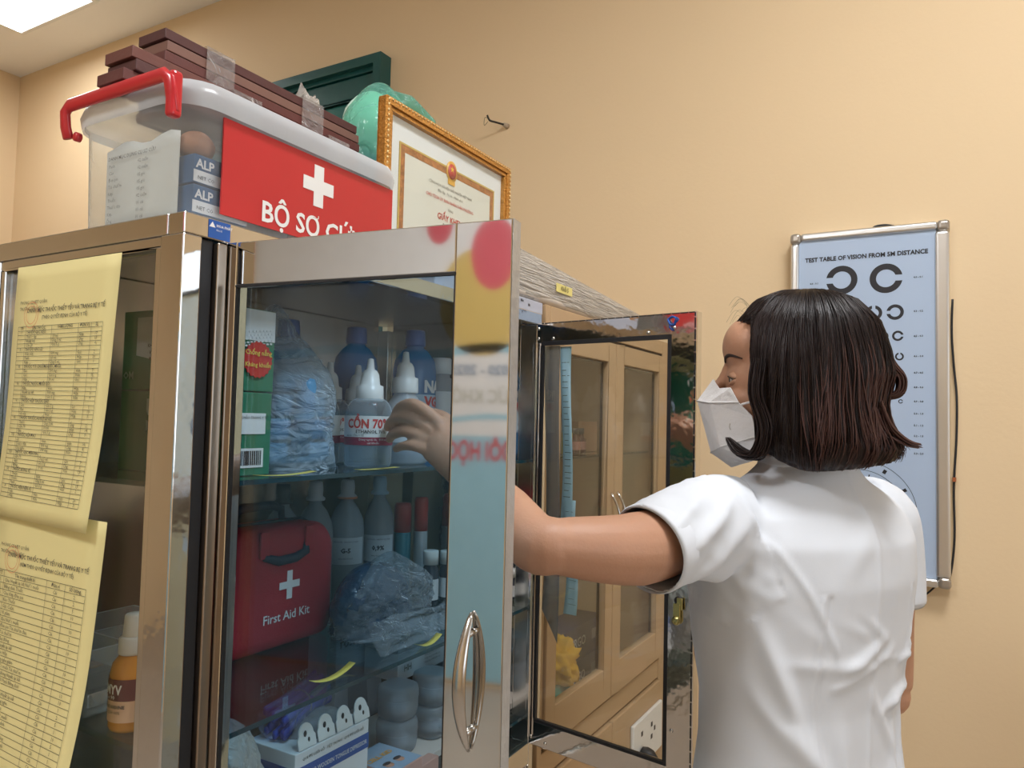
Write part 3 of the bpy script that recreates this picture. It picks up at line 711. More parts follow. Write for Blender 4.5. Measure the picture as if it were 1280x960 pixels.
# wrapped bundle of rolls lying on both cabinets
WR = clear('wrap_film', (.86, .84, .80), (.74, .70, .64), .45, .12, 1.2, .9, 30, (.3, 2, 5))
PAP2 = mat('rolled_paper', (.60, .54, .47), .7, var=.12, scale=20)
rb = thing('roll_bundle', (1.50, .722, 1.657), 'long bundle of rolled charts wrapped in clear plastic on top of the cabinets', 'rolls')
rg = random.Random(12)
def hz(x): return 1 - max(0, (x - 1.15)) * .62
for j in range(4):
    for k in range(2):
        y = .7105 + k * .0235; z = 1.672 + j * .0235
        path = [(x, y + rg.uniform(-.002, .002), 1.660 + (z + rg.uniform(-.001, .001) - 1.660) * max(.25, hz(x)) ) for x in [1.17 + i * .10 for i in range(9)]]
        obj('roll', MB().tube(path, [.0115 * max(.6, hz(p[0]) ** .5) for p in path], 12), PAP2, rb)
def wrapfn(u, v):
    x = 1.165 + .81 * u; h = (.104 * max(.28, hz(x))); a = 2 * math.pi * v
    c = .7215;
    y = c + .0255 * math.copysign(abs(math.cos(a)) ** .55, math.cos(a))
    z = 1.6585 + h / 2 + h / 2 * math.copysign(abs(math.sin(a)) ** .6, math.sin(a))
    k = .0018 * noise.noise(Vector((x * 14, y * 40, z * 90)))
    return Vector((x, y + k, max(z + k, 1.657)))
obj('plastic_wrap', MB().grid(wrapfn, 60, 40), WR, rb, label='clear shiny plastic wrap')
lb = obj('paper_label', MB().poly([(0, 0), (.078, 0), (.078, .018), (0, .018)], (1.385, .6935, 1.690), FX, FZ), mat('label_yellow', (.80, .70, .25), .6), rb, label='small yellow paper label')
text('Khối 5', .013, plane_fn((1.424, .6928, 1.695), FX, FZ), INK, lb, 'CENTER', .01, 1)
# packing box with newspaper edge under the rolls
NP = mat('newspaper', (.45, .47, .55), .7, var=.1)
nb = obj('newspaper_pad', MB().box((.96, .697, 1.633), (1.333, .745, 1.657)), NP, label='folded newspaper pad under the wrapped rolls', cat='newspaper', bevel=.002)
mb = join(*[textmb(s, .008, plane_fn((x, .697, z), FX, FZ), 'LEFT', .03, 1) for s, x, z in (('tin', 1.27, 1.643), ('nhanh', 1.20, 1.638), ('báo', 1.24, 1.648), ('mới', 1.15, 1.645), ('ngày', 1.1, 1.638))])
obj('lettering', mb, INK, nb)

# ------------------------------------------------------------------ contents, upper shelf
GR2 = mat('green_card_pale', (.45, .60, .55), .5)
def mask_box(z, label, upper):
    t = thing('mask_box', (.652, .85, z), label, 'box', 'green mask boxes on the upper shelf')
    x0, x1, y0, y1, h = .606, .682, .748, .95, .104
    if upper: x0 += 0; x1 += .001
    obj('carton', MB().box((x0, y0, z), (x1, y1, z + h)), GREEN, t, .0012)
    if upper:
        obj('white_top_band', MB().box((x0 + .0005, y0 - .0008, z + .064), (x1 - .0005, y0 - .0001, z + h - .001)), PAPER, t)
        mb = MB()
        for r in range(5):
            for k in range(11):
                x = x0 + .012 + k * .0056 + (r % 2) * .0025; zz = z + .050 + r * .0042 + .010 * (k / 9) ** .6
                if x < x1 - .004: mb.box((x, y0 - .0015, zz), (x + .0036, y0 - .0009, zz + .0022))
        obj('dot_pattern', mb, PAPER, t, kind='stuff')
        n = 40; pts = [((.0235 if k % 2 else .0215) * math.cos(2 * math.pi * k / n), (.0235 if k % 2 else .0215) * math.sin(2 * math.pi * k / n)) for k in range(n)]
        s = obj('round_seal', MB().poly(pts, (x0 + .049, y0 - .0025, z + .040), FX, FZ, .001), REDINK, t)
        yl = mat('seal_yellow', (.85, .60, .10), .5)
        obj('lettering', join(textmb('Chống nắng', .0085, plane_fn((x0 + .049, y0 - .0027, z + .046), FX, FZ), 'CENTER', .02, 1), textmb('Kháng khuẩn', .0078, plane_fn((x0 + .049, y0 - .0027, z + .031), FX, FZ), 'CENTER', .02, 1)), yl, s)
        obj('side_panel_print', MB().poly([(0, 0), (.07, -.012), (.07, .05), (0, .05)], (x0 - .0006, .92, z + .045), -FY, FZ), PAPER, t)
        text('OM', .014, plane_fn((x0 - .0006, .945, z + .014), -FY, FZ), GR2, t, bold=.02, res=1)
        obj('red_mark', MB().poly([(0, 0), (.01, 0), (.01, .016), (0, .016)], (x0 - .0012, .88, z + .07), -FY, FZ), REDINK, t)
        obj('bullet_lines', join(*[textmb(s_, .007, plane_fn((x0 - .0012, .895, z + .055 - k * .009), -FY, FZ), bold=.01, res=1) for k, s_ in enumerate(('KHẨU', '· V', '· Đ'))]), INKS, t)
    else:
        obj('label_panel', MB().box((x0 + .024, y0 - .0012, z + .052), (x0 + .066, y0 - .0002, z + .078)), PAPER, t)
        text('KHẨU TRANG Y TẾ', .0048, plane_fn((x0 + .027, y0 - .0012, z + .071), FX, FZ), INK, t, res=1)
        obj('barcode_panel', MB().box((x0 + .024, y0 - .0012, z + .010), (x0 + .064, y0 - .0002, z + .034)), PAPER, t)
        mb = MB(); rg = random.Random(2); x = x0 + .028
        while x < x0 + .059:
            w_ = rg.choice((.0006, .0012, .0018)); mb.box((x, y0 - .0018, z + .013), (x + w_, y0 - .0013, z + .031)); x += w_ + rg.choice((.0007, .0014))
        obj('barcode', mb, INK, t, kind='stuff')
        text('UM', .030, plane_fn((x0 - .0006, .893, z + .072), -FY, FZ), GR2, t, bold=.04)
        text('MASK', .018, plane_fn((x0 - .0006, .893, z + .053), -FY, FZ), GR2, t, bold=.03)
        mb = MB().lathe([(.019, 0), (.019, .0008)], (x0 - .0004, .865, z + .026), 20, (-1, 0, 0), 1, 1.1)
        mb.tube([(x0 - .001, .865 + .014 * math.cos(a), z + .034 + .022 * math.sin(a)) for a in [k * math.pi / 10 for k in range(11)]], .0007, 5)
        obj('mask_print', mb, mat('mask_print', (.35, .42, .40), .6), t)
    return t
mask_box(SH1 + .0005, 'lower green mask box with white barcode label on the upper shelf', False)
mask_box(SH1 + .106, 'upper green mask box with red round seal on top of the other', True)

# big clear bag with blue and clear bottles inside
BAGC = clear('crinkled_clear_film', (.80, .90, .97), (.62, .74, .84), .30, .09, 1.0, 1.0, 24, (1, 1, 2.5))
bgt = thing('plastic_bag', (.79, .84, SH1), 'large clear crinkled plastic bag of blue packs beside the green boxes', 'bag')
def bagU(c, s, seed, amp, fl=.72, top=1.0, fq=1.0):
    sd = Vector((seed, seed * 1.3, seed * .7))
    def fn(p):
        q = Vector((p.x / s[0], p.y / s[1], p.z / s[2]))
        a = abs(noise.noise(q * 3.2 * fq + sd)); b = abs(noise.noise(Vector((q.x * 3, q.y * 3, q.z * 9)) * fq + sd))
        k = 1 + amp * noise.noise(q * 1.2 + sd) - amp * 1.3 * a - amp * .5 * b
        zz = q.z; sq = 1.0
        if zz < 0: sq = 1.0 / max(.55, math.sqrt(max(.02, 1 - zz * zz))) ; sq = min(sq, 1.55)
        else: sq = 1 - (1 - top) * zz
        r = Vector((p.x * k * sq, p.y * k * sq, p.z * (1 + amp * .2 * b)))
        if r.z < -s[2] * fl: r.z = -s[2] * fl + .0006
        return r
    return fn
obj('film', MB().sphere((.782, .835, SH1 + .080), (.082, .072, .112), 56, 40, bagU(0, (.082, .072, .112), 3.3, .18)), BAGC, bgt)
obj('gathered_top', MB().sphere((.775, .85, SH1 + .185), (.055, .045, .055), 36, 20, bagU(0, (.055, .045, .055), 1.3, .3, .9, .5)), clear('gathered_film', (.85, .90, .94), (.55, .64, .72), .16, .12, .9, .9, 30, (3, 3, 1)), bgt)
BP = mat('pale_blue_pack', (.30, .50, .68), .4, bump=.1); BP2 = mat('blue_pack_b', (.10, .35, .62), .4)
for k in range(4):
    z = SH1 + .008 + k * .034
    obj('pack', MB().box((.730 + .004 * k, .80, z), (.850 - .006 * k, .88, z + .030)), (BP, BP2, BP, BP)[k], bgt, .008, 3)
obj('pack', MB().lathe([(.013, 0), (.013, .10), (.01, .11)], (.77, .785, SH1 + .02), 14, (.1, 0, 1)), BP2, bgt)
YL = mat('yellow_tape', (.72, .62, .12), .5)
def bent_tape(c, L, a, label, cat='tape label', up_=.010):
    def fn(u, v):
        t = (u - .5) * L
        return Vector((c[0] + t * math.cos(a), c[1] + t * math.sin(a) + .012 * v, c[2] + up_ * (2 * u - 1) ** 2 * .8))
    return obj('tape_label', MB().sheet(fn, 8, 1, .0005, (0, 0, 1)), YL, label=label, cat=cat)
bent_tape((.685, .715, SH1 + .001), .10, .05, 'yellow tape label at the left end of the upper shelf', up_=.003)
bent_tape((.86, .712, SH1 + .001), .09, .0, 'yellow tape label on the upper shelf before the alcohol bottles', up_=.001)
bent_tape((1.00, .712, SH2 + .001), .07, .1, 'yellow tape label on the middle shelf before the dark bag')
bent_tape((.80, .730, SH2 + .001), .09, .1, 'curled yellow tape label on the middle shelf under the red bag')
bent_tape((1.20, .712, SH2 + .001), .06, .0, 'yellow tape label on the middle shelf before the small white box')

BC = clear('bottle_clear', (.86, .91, .95), (.65, .72, .78), .14, .06, 1.2)
BW = clear('bottle_milky', (.70, .75, .80), (.62, .66, .70), .55, .2, .6)
LIQ = clear('clear_liquid', (.80, .88, .93), (.45, .55, .62), .20, .05, .8)
LIQB = mat('light_blue_liquid', (.16, .42, .68), .2)
DROP = mat('dropper_white', (.80, .80, .79), .35)
def bottle_profile(r, h, neck=.013, sh=.03):
    pts = [(r * .86, 0), (r * .97, .002), (r, .006), (r, h - sh)]
    for k in range(1, 7):
        t = k / 6; pts.append((neck + (r - neck) * math.cos(t * math.pi / 2) ** .8, h - sh + sh * math.sin(t * math.pi / 2)))
    pts.append((neck, h + .006))
    return pts
def dropper(mb, c, z, s=1.0):
    mb.lathe([(.0205 * s, 0), (.0215 * s, .002), (.0205 * s, .024 * s), (.0155 * s, .026 * s), (.0135 * s, .042 * s), (.010 * s, .048 * s), (.0065 * s, .050 * s), (.0045 * s, .066 * s), (.0015 * s, .067 * s)], (c[0], c[1], z), 20)
    return mb
def alcohol_bottle(x, y, label, milky=False, r=.036, h=.118, tall=0):
    t = thing('alcohol_bottle', (x, y, SH1 + .0005), label, 'bottle', None if milky else 'clear alcohol bottles with dropper caps')
    z = SH1 + .0006
    if milky:
        obj('body', MB().lathe([(r * .9, 0), (r, .004), (r * 1.02, .045), (r * .96, .075), (r * .72, .099), (.018, .116), (.017, .121)], (x, y, z), 28), BW, t)
        obj('blue_liquid', MB().lathe([(r * .87, .002), (r * .96, .006), (r * .97, .036)], (x, y, z), 28), LIQB, t)
        zc = z + .118
    else:
        obj('body', MB().lathe(bottle_profile(r, h - .012), (x, y, z), 28), BC, t)
        obj('liquid', MB().lathe([(r * .9, .003), (r * .95, .006), (r * .95, .07), (r * .5, .0705)], (x, y, z), 24), LIQ, t)
        zc = z + .100
    obj('dropper_cap', dropper(MB(), (x, y), zc, 1.0 if not milky else 1.05), DROP, t)
    a0 = tocam(x, y)
    if not milky:
        lb = MB().grid(lambda u, v: Vector((x + (r + .0006) * math.cos(a0 - 1.5 + 3 * u), y + (r + .0006) * math.sin(a0 - 1.5 + 3 * u), z + .036 + .042 * v)), 20, 1)
        l = obj('wrap_label', lb, PAPER, t)
        obj('red_band', MB().grid(lambda u, v: Vector((x + (r + .0009) * math.cos(a0 - 1.5 + 3 * u), y + (r + .0009) * math.sin(a0 - 1.5 + 3 * u), z + .034 + .012 * v)), 20, 1), mat('maroon_band' + t.name, (.30, .01, .05), .5), l)
        obj('lettering', textmb('CỒN 70°', .0185, cyl_fn((x, y, z + .060), r, a0 - .1, .0012), 'CENTER', .035, 2, .85), REDINK, l)
        obj('small_lettering', join(textmb('ETHANOL 70%', .007, cyl_fn((x, y, z + .052), r, a0 + .1, .0012), 'CENTER', .02, 1), textmb('AAAA CỒN Y TẾ', .004, cyl_fn((x, y, z + .047), r, a0 - .6, .0012), 'CENTER', 0, 1)), INK, l)
        obj('fine_print', join(textmb('Dùng ngoài da · 500 ml', .0045, cyl_fn((x, y, z + .041), r, a0 + .2, .0014), 'CENTER', 0, 1), textmb('sát khuẩn', .0045, cyl_fn((x, y, z + .036), r, a0 + .2, .0014), 'CENTER', 0, 1)), PAPER, l)
    else:
        obj('wrap_label', MB().grid(lambda u, v: Vector((x + (r * 1.02 + .0008) * math.cos(a0 - 1.0 + 2 * u), y + (r * 1.02 + .0008) * math.sin(a0 - 1.0 + 2 * u), z + .036 + .034 * v)), 20, 1), mat('pale_label', (.62, .68, .74), .5), t)
    return t
alcohol_bottle(.892, .765, 'clear alcohol bottle with a white label in front of the hand')
alcohol_bottle(.880, .862, 'clear alcohol bottle half hidden behind the plastic bag')
alcohol_bottle(1.005, .785, 'milky dropper bottle with blue liquid behind the hand', True, .041)
alcohol_bottle(.93, .885, 'dropper bottle in the second row with a grey cap, left one')
alcohol_bottle(1.00, .885, 'dropper bottle in the second row behind the milky bottle')
alcohol_bottle(.80, .935, 'dropper bottle in the back behind the large plastic bag')
# blue saline bottles
SB = clear('blue_bottle_plastic', (.30, .55, .80), (.08, .30, .62), .62, .15, .5)
SBC = mat('blue_cap', (.02, .10, .32), .35)
def saline(x, y, label, dz=0, full=True):
    z = SH1 + .0006; r = .041
    t = thing('saline_bottle', (x, y, z), label, 'bottle', 'blue saline bottles')
    obj('body', MB().lathe([(r * .9, 0), (r, .004), (r, .165), (r * .92, .185), (r * .6, .203), (.017, .208), (.016, .214)], (x, y, z), 28), SB, t)
    obj('cap', MB().lathe([(.019, .212), (.0195, .214), (.018, .240), (.016, .242)], (x, y, z), 24), SBC, t)
    a0 = tocam(x, y)
    l = obj('wrap_label', MB().grid(lambda u, v: Vector((x + (r + .0006) * math.cos(a0 - .2 + 1.5 * u), y + (r + .0006) * math.sin(a0 - .2 + 1.5 * u), z + .05 + .07 * v)), 16, 1), mat('saline_label' + t.name, (.50, .65, .80), .5), t)
    if full:
        obj('lettering', textmb('NA', .030, cyl_fn((x, y, z + .125), r, a0 + .45, .0012), 'LEFT', .05), PAPER, l)
        obj('red_lettering', textmb('VG', .026, cyl_fn((x, y, z + .098), r, a0 + .50, .0012), 'LEFT', .05), REDINK, l)
saline(1.06, .945, 'blue saline bottle behind the clear alcohol bottles')
saline(1.135, .865, 'blue saline bottle with white and red letters above the hand')
saline(.93, .985, 'blue saline bottle at the back left of the upper shelf', full=False)
t = thing('medicine_bottle', (1.215, .86, SH1), 'white capped bottle with blue printed label at the right end of the upper shelf', 'bottle')
obj('body', MB().lathe([(.027, 0), (.028, .003), (.028, .150), (.018, .158), (.017, .165)], (1.215, .86, SH1 + .0006), 24), BW, t)
obj('cap', MB().lathe([(.020, .165), (.020, .195), (.018, .197)], (1.215, .86, SH1), 20), DROP, t)
a0 = tocam(1.215, .86)
l = obj('wrap_label', MB().grid(lambda u, v: Vector((1.215 + .0288 * math.cos(a0 - 1.4 + 2.8 * u), .86 + .0288 * math.sin(a0 - 1.4 + 2.8 * u), SH1 + .03 + .10 * v)), 16, 1), PAPER, t)
text('NaCl', .016, cyl_fn((1.215, .86, SH1 + .07), .0288, a0 - .7), BLUE, l, bold=.03)
obj('blue_flower', MB().lathe([(.012, 0), (.012, .0005)], (1.215 + .0295 * math.cos(a0), .86 + .0295 * math.sin(a0), SH1 + .05), 8, (math.cos(a0), math.sin(a0), 0)), BLUE, l)
carton('medicine_box', (1.225, .92, SH1 + .0006), (1.285, .99, SH1 + .14), mat('grey_striped', (.45, .43, .40), .5, var=.2, scale=60), 'tall grey medicine box behind the white capped bottle')

# ------------------------------------------------------------------ middle shelf
KR = mat('red_nylon', (.40, .012, .030), .55, var=.05, scale=8, bump=.12, bscale=400)
KD = mat('dark_webbing', (.02, .03, .05), .6, bump=.2, bscale=200)
kit = thing('first_aid_bag', (.855, .935, SH2), 'red first aid kit bag with white cross on the middle shelf', 'bag')
bagpts = loft([], ) if False else None
def kbag():
    mb = MB(); n = 40
    def outl(s, y):
        pts = []
        X_0, X_1, Z_0, Z_1 = .742 + s, .968 - s, SH2 + .001 + s, SH2 + .190 - s
        for cx, cz_, a, r in ((X_1, Z_1, 0, .048), (X_0, Z_1, 90, .048), (X_0, Z_0, 180, .022), (X_1, Z_0, 270, .022)):
            r = max(.006, r - s)
            c_x = cx - r if a in (0, 270) else cx + r; c_z = cz_ - r if a in (0, 90) else cz_ + r
            for k in range(9): t = R(a + 90 * k / 8); pts.append((c_x + r * math.cos(t), y, c_z + r * math.sin(t)))
        return pts
    lv = [outl(.05, .893), outl(.02, .894), outl(.006, .898), outl(.0, .906), outl(0, .975), outl(.006, .982), outl(.03, .985)]
    m = len(lv[0]); vs = [p for l in lv for p in l]
    fs = [(j * m + k, j * m + (k + 1) % m, (j + 1) * m + (k + 1) % m, (j + 1) * m + k) for j in range(len(lv) - 1) for k in range(m)]
    fs += [tuple(range(m)), tuple((len(lv) - 1) * m + k for k in range(m))[::-1]]
    return mb.add(vs, fs, True)
obj('pouch', kbag(), KR, kit)
obj('zip', MB().tube([(x, .94, z) for x, z in [(.741, SH2 + .03), (.740, SH2 + .14), (.755, SH2 + .178), (.79, SH2 + .192), (.93, SH2 + .192), (.958, SH2 + .178), (.969, SH2 + .14), (.969, SH2 + .03)]], .0025, 6), KD, kit)
for dy, z in ((.905, SH2 + .165), (.955, SH2 + .20)):
    path = [(.808, dy - .006, z + .004), (.812, dy - .014, z - .018), (.835, dy - .018, z - .026), (.87, dy - .018, z - .025), (.895, dy - .015, z - .018), (.903, dy - .006, z + .010)] if dy < .93 else [(.80, dy, z - .01), (.802, dy, z + .008), (.82, dy, z + .016), (.88, dy, z + .016), (.90, dy, z + .008), (.902, dy, z - .01)]
    h = obj('carry_handle', MB().tube(path, [(.0035, .006), (.005, .007), (.0075, .0075), (.0075, .0075), (.005, .007), (.0035, .006)], 10), KD, kit, label='dark padded carry handle')
    mb = MB()
    if dy < .93:
        mb.box((.800, .8875, z - .02), (.818, .893, z + .022)).box((.893, .888, z - .018), (.910, .8935, z + .022))
        obj('handle_tab', mb, KR, h, .002)
kx, kz = .864, SH2 + .098
kc = obj('white_cross', MB().box((kx - .0055, .8918, kz - .022), (kx + .0055, .8924, kz + .022)).box((kx - .021, .8918, kz - .0055), (kx - .0055, .8924, kz + .0055)).box((kx + .0055, .8918, kz - .0055), (kx + .021, .8924, kz + .0055)), PAPER, kit)
text('First Aid Kit', .0195, plane_fn((.860, .8920, SH2 + .045), FX, FZ), PAPER, kit, 'CENTER', .01)

# dark blue content in a clear bag
db = thing('plastic_bag', (1.0, .84, SH2), 'clear plastic bag with dark blue contents on the middle shelf beside the red kit', 'bag')
DKF = mat('dark_blue_plastic', (.015, .05, .11), .25, bump=.8, bscale=35)
obj('contents', MB().sphere((1.005, .845, SH2 + .050), (.085, .055, .066), 40, 24, bagU(0, (.085, .055, .066), 5.5, .16)), DKF, db, label='dark blue wrapped contents')
DBF = clear('clear_film_b', (.78, .84, .88), (.45, .52, .58), .20, .10, 1.0, 1.0, 28, (1, 1, 2))
obj('film', MB().sphere((1.03, .828, SH2 + .056), (.115, .062, .076), 56, 32, bagU(0, (.115, .062, .076), 2.5, .26, .70, .6)), DBF, db)
def flapfn(u, v):
    x = .90 + .30 * u; k = noise.noise(Vector((u * 6, v * 5, 2))) * .008
    return Vector((x, .765 - .03 * (1 - v) + k, SH2 + .003 + .045 * v * (1 - .3 * u) + k))
obj('film_flap', MB().grid(flapfn, 30, 8), DBF, db)

PB = clear('squeeze_bottle_plastic', (.55, .62, .68), (.42, .47, .52), .55, .25, .5)
CAPD = mat('charcoal_cap', (.05, .06, .07), .4); CAPW = mat('grey_white_cap', (.50, .52, .55), .4)
for k, (x, y, cm, lab) in enumerate(((.960, 1.015, CAPD, 'rear grey bottle with a charcoal cap above the red kit'), (1.035, 1.01, CAPW, 'rear grey bottle with a light cap beside the charcoal capped one'),
                                 (1.105, .995, CAPW, 'rear grey bottle with G-5 label and orange ring'), (1.165, .965, mat('pale_blue_cap', (.35, .50, .62), .4), 'rear slim bottle with a pale blue cap next to the cans'))):
    z = SH2 + .0006; r = .034 if k < 3 else .030; h = .205 if k < 3 else .21
    t = thing('solution_bottle', (x, y, z), lab, 'bottle', 'grey solution bottles on the middle shelf')
    obj('body', MB().lathe([(r * .9, 0), (r, .004), (r, h - .06), (r * .93, h - .04), (r * .65, h - .018), (.012, h - .005), (.011, h + .005)], (x, y, z), 24), PB, t)
    obj('cap', MB().lathe([(.017, h + .002), (.018, h + .006), (.013, h + .010), (.014, h + .024), (.012, h + .036), (.010, h + .037)], (x, y, z), 20), cm, t)
    if k == 2: obj('ring', MB().lathe([(.019, h + .001), (.019, h + .005)], (x, y, z), 20), mat('orange_ring', (.65, .25, .12), .5), t)
    a0 = tocam(x, y)
    l = obj('wrap_label', MB().grid(lambda u, v: Vector((x + (r + .0007) * math.cos(a0 - 1.1 + 2.2 * u), y + (r + .0007) * math.sin(a0 - 1.1 + 2.2 * u), z + .085 + .05 * v)), 12, 1), mat('label_grey%d' % k, (.50, .54, .58), .6), t)
    obj('lettering', join(textmb(('5%', '4-5', 'G-5', '0,9%')[k], .012, cyl_fn((x, y, z + .107), r, a0, .0013), 'CENTER', .04, 1), textmb('GLUCOSE · NATRI CLORID', .004, cyl_fn((x, y, z + .126), r, a0, .0013), 'CENTER', 0, 1), textmb('dung dịch 500ml', .004, cyl_fn((x, y, z + .095), r, a0, .0013), 'CENTER', 0, 1)), INK, l)
carton('medicine_box', (1.17, 1.00, SH2 + .0006), (1.283, 1.05, SH2 + .255), mat('cream_card', (.42, .38, .26), .6), 'tall cream box standing at the back right of the middle shelf')
for k, (x, y, cb, ct, lab, rr_) in enumerate(((1.215, .945, (.02, .17, .22), (.35, .03, .02), 'teal can with red top on the middle shelf', .017), (1.250, .925, (.40, .42, .44), (.50, .06, .04), 'white can with orange red top on the middle shelf', .014))):
    z = SH2 + .0006
    t = thing('spray_can', (x, y, z), lab, 'can')
    obj('body', MB().lathe([(rr_ * .95, 0), (rr_, .003), (rr_, .13), (rr_ * .95, .134)], (x, y, z), 20), mat('can_body%d' % k, cb, .35, .2), t)
    obj('cap', MB().lathe([(rr_, .134), (rr_, .185 + .01 * k), (rr_ * .85, .192 + .01 * k)], (x, y, z), 20), mat('can_cap%d' % k, ct, .4), t)
def vial(x, y, z, r, h, bodym, capm, lab, grp=None, name='medicine_vial'):
    t = thing(name, (x, y, z), lab, 'bottle', grp)
    obj('body', MB().lathe([(r * .9, 0), (r, .002), (r, h * .68), (r * .7, h * .76), (r * .65, h * .8)], (x, y, z), 16), bodym, t)
    obj('cap', MB().lathe([(r * .95, h * .76), (r * .95, h), (r * .9, h * 1.01)], (x, y, z), 16), capm, t)
    obj('wrap_label', MB().lathe([(r + .0004, h * .12), (r + .0004, h * .5)], (x, y, z), 16, cap=False), PAPER, t)
DK = mat('dark_vial', (.03, .04, .06), .2)
pz = SH2 + .0006
p = thing('medicine_box', (1.170, .77, pz), 'small white medicine box with blue print on the middle shelf', 'box')
obj('carton', MB().box((1.148, .750, pz), (1.192, .785, pz + .062)), WHITE, p, .001)
text('Poise C', .0115, plane_fn((1.151, .7497, pz + .044), FX, FZ), BLUE, p, bold=.03, res=1)
obj('red_stripe', MB().box((1.158, .7492, pz + .034), (1.182, .7497, pz + .040)), REDINK, p)
obj('blue_stripe', MB().box((1.172, .7492, pz + .008), (1.180, .7497, pz + .030)), BLUE, p)
vial(1.205, .865, pz, .016, .105, DK, WHITE, 'dark vial with white cap behind the small white box')
vial(1.248, .855, pz, .016, .10, DK, WHITE, 'dark vial with white cap at the far right of the middle shelf')
vial(1.225, .760, pz, .015, .060, DK, DK, 'short dark jar beside the small white medicine box')
vial(1.262, .765, pz, .016, .060, DK, WHITE, 'short dark jar with white cap near the end panel')
vial(1.135, .735, pz, .012, .040, mat('black_jar', (.02, .02, .03), .15), DK, 'tiny black jar at the tail of the dark bag')

# corner behind the side glass: clear tray and orange lotion bottle
tr = thing('acrylic_tray', (.60, .95, SH2), 'clear acrylic organiser tray full of blister packs behind the side glass', 'tray')
ACR = clear('acrylic', (.93, .95, .96), (.75, .78, .80), .08, .05, 1.5)
mb = MB()
x0, x1, y0, y1, z0, z1 = .535, .70, .880, 1.04, SH2 + .001, SH2 + .078
mb.box((x0, y0, z0), (x1, y1, z0 + .003)).box((x0, y0, z0), (x0 + .003, y1, z1)).box((x1 - .003, y0, z0), (x1, y1, z1)).box((x0, y0, z0), (x1, y0 + .003, z1)).box((x0, y1 - .003, z0), (x1, y1, z1)).box((x0 + .05, y0, z0), (x0 + .053, y1, z1)).box((x0, .955, z0), (x1, .958, z1))
obj('walls', mb, ACR, tr)
for k, (y, z, s) in enumerate(((.925, .050, 'LY IV'), (.935, .012, 'BÔNG'))):
    l = obj('tape_label', MB().box((x0 - .001, y - .02, SH2 + z), (x0 - .0002, y + .012, SH2 + z + .012)), YL, tr)
    text(s, .009, plane_fn((x0 - .0012, y + .009, SH2 + z + .002), -FY, FZ), INK, l, bold=.02, res=1)
rg = random.Random(9)
BLI = [steelm('foil', (.6, .6, .62), .25, .5, 60), mat('dark_pack', (.03, .03, .035), .3), mat('brown_pack', (.20, .09, .04), .4), mat('white_pack', (.5, .5, .5), .4)]
for k in range(10):
    y = .89 + (k % 5) * .029; z = SH2 + .006 + (k // 5) * .022; m_ = BLI[k % 4]
    a, b = (.542 + rg.random() * .004, y, z), (.582, y + .024, z + .018)
    o = carton('pill_pack', a, b, m_, ('foil', 'black', 'brown', 'white')[k % 4] + ' pill pack in the acrylic tray, ' + ('first', 'second', 'third', 'fourth', 'fifth')[k % 5] + ' from the orange bottle, ' + ('bottom', 'upper')[k // 5] + ' layer', 'medicine pack', 'pill packs in the acrylic tray', .002)
OR = clear('orange_liquid', (.95, .45, .05), (.80, .33, .03), .75, .15, .6)
ob = thing('lotion_bottle', (.552, .812, SH2), 'orange lotion bottle with white pump cap behind the side glass', 'bottle')
bc = (.552, .818, SH2 + .0006)
obj('body', MB().lathe([(.021, 0), (.023, .004), (.0235, .062), (.021, .074), (.015, .082), (.013, .086)], bc, 28), mat('orange_body', (.72, .30, .03), .25), ob)
obj('collar', MB().lathe([(.0155, .084), (.016, .086), (.0155, .102), (.013, .104)], bc, 24), WHITE, ob)
obj('cap', MB().lathe([(.0115, .103), (.0120, .105), (.0105, .127), (.009, .129)], bc, 24), WHITE, ob)
l = obj('wrap_label', MB().grid(lambda u, v: Vector((bc[0] + .0241 * math.cos(math.pi - 1.2 + 2.4 * u), bc[1] + .0241 * math.sin(math.pi - 1.2 + 2.4 * u), bc[2] + .012 + .046 * v)), 14, 1), mat('peach_label', (.78, .50, .32), .5), ob)
obj('dark_band', MB().grid(lambda u, v: Vector((bc[0] + .0244 * math.cos(math.pi - 1.2 + 2.4 * u), bc[1] + .0244 * math.sin(math.pi - 1.2 + 2.4 * u), bc[2] + .036 + .024 * v)), 14, 1), mat('maroon_label', (.12, .01, .02), .5), l)
obj('lettering', textmb('ARMYV', .0145, cyl_fn((bc[0], bc[1], bc[2] + .044), .0244, math.pi - .22), 'CENTER', .03, 1, .8), PAPER, l)
obj('fine_print', join(textmb('Lo 90', .006, cyl_fn((bc[0], bc[1], bc[2] + .038), .0244, math.pi - .05), 'CENTER', .01, 1)), PAPER, l)
obj('small_lettering', join(textmb('POVIDONE IODINE', .0052, cyl_fn((bc[0], bc[1], bc[2] + .028), .0244, math.pi - .2), 'CENTER', .03, 1), textmb('DUNG DỊCH 10%', .0045, cyl_fn((bc[0], bc[1], bc[2] + .022), .0244, math.pi - .2), 'CENTER', .01, 1)), INK, l)

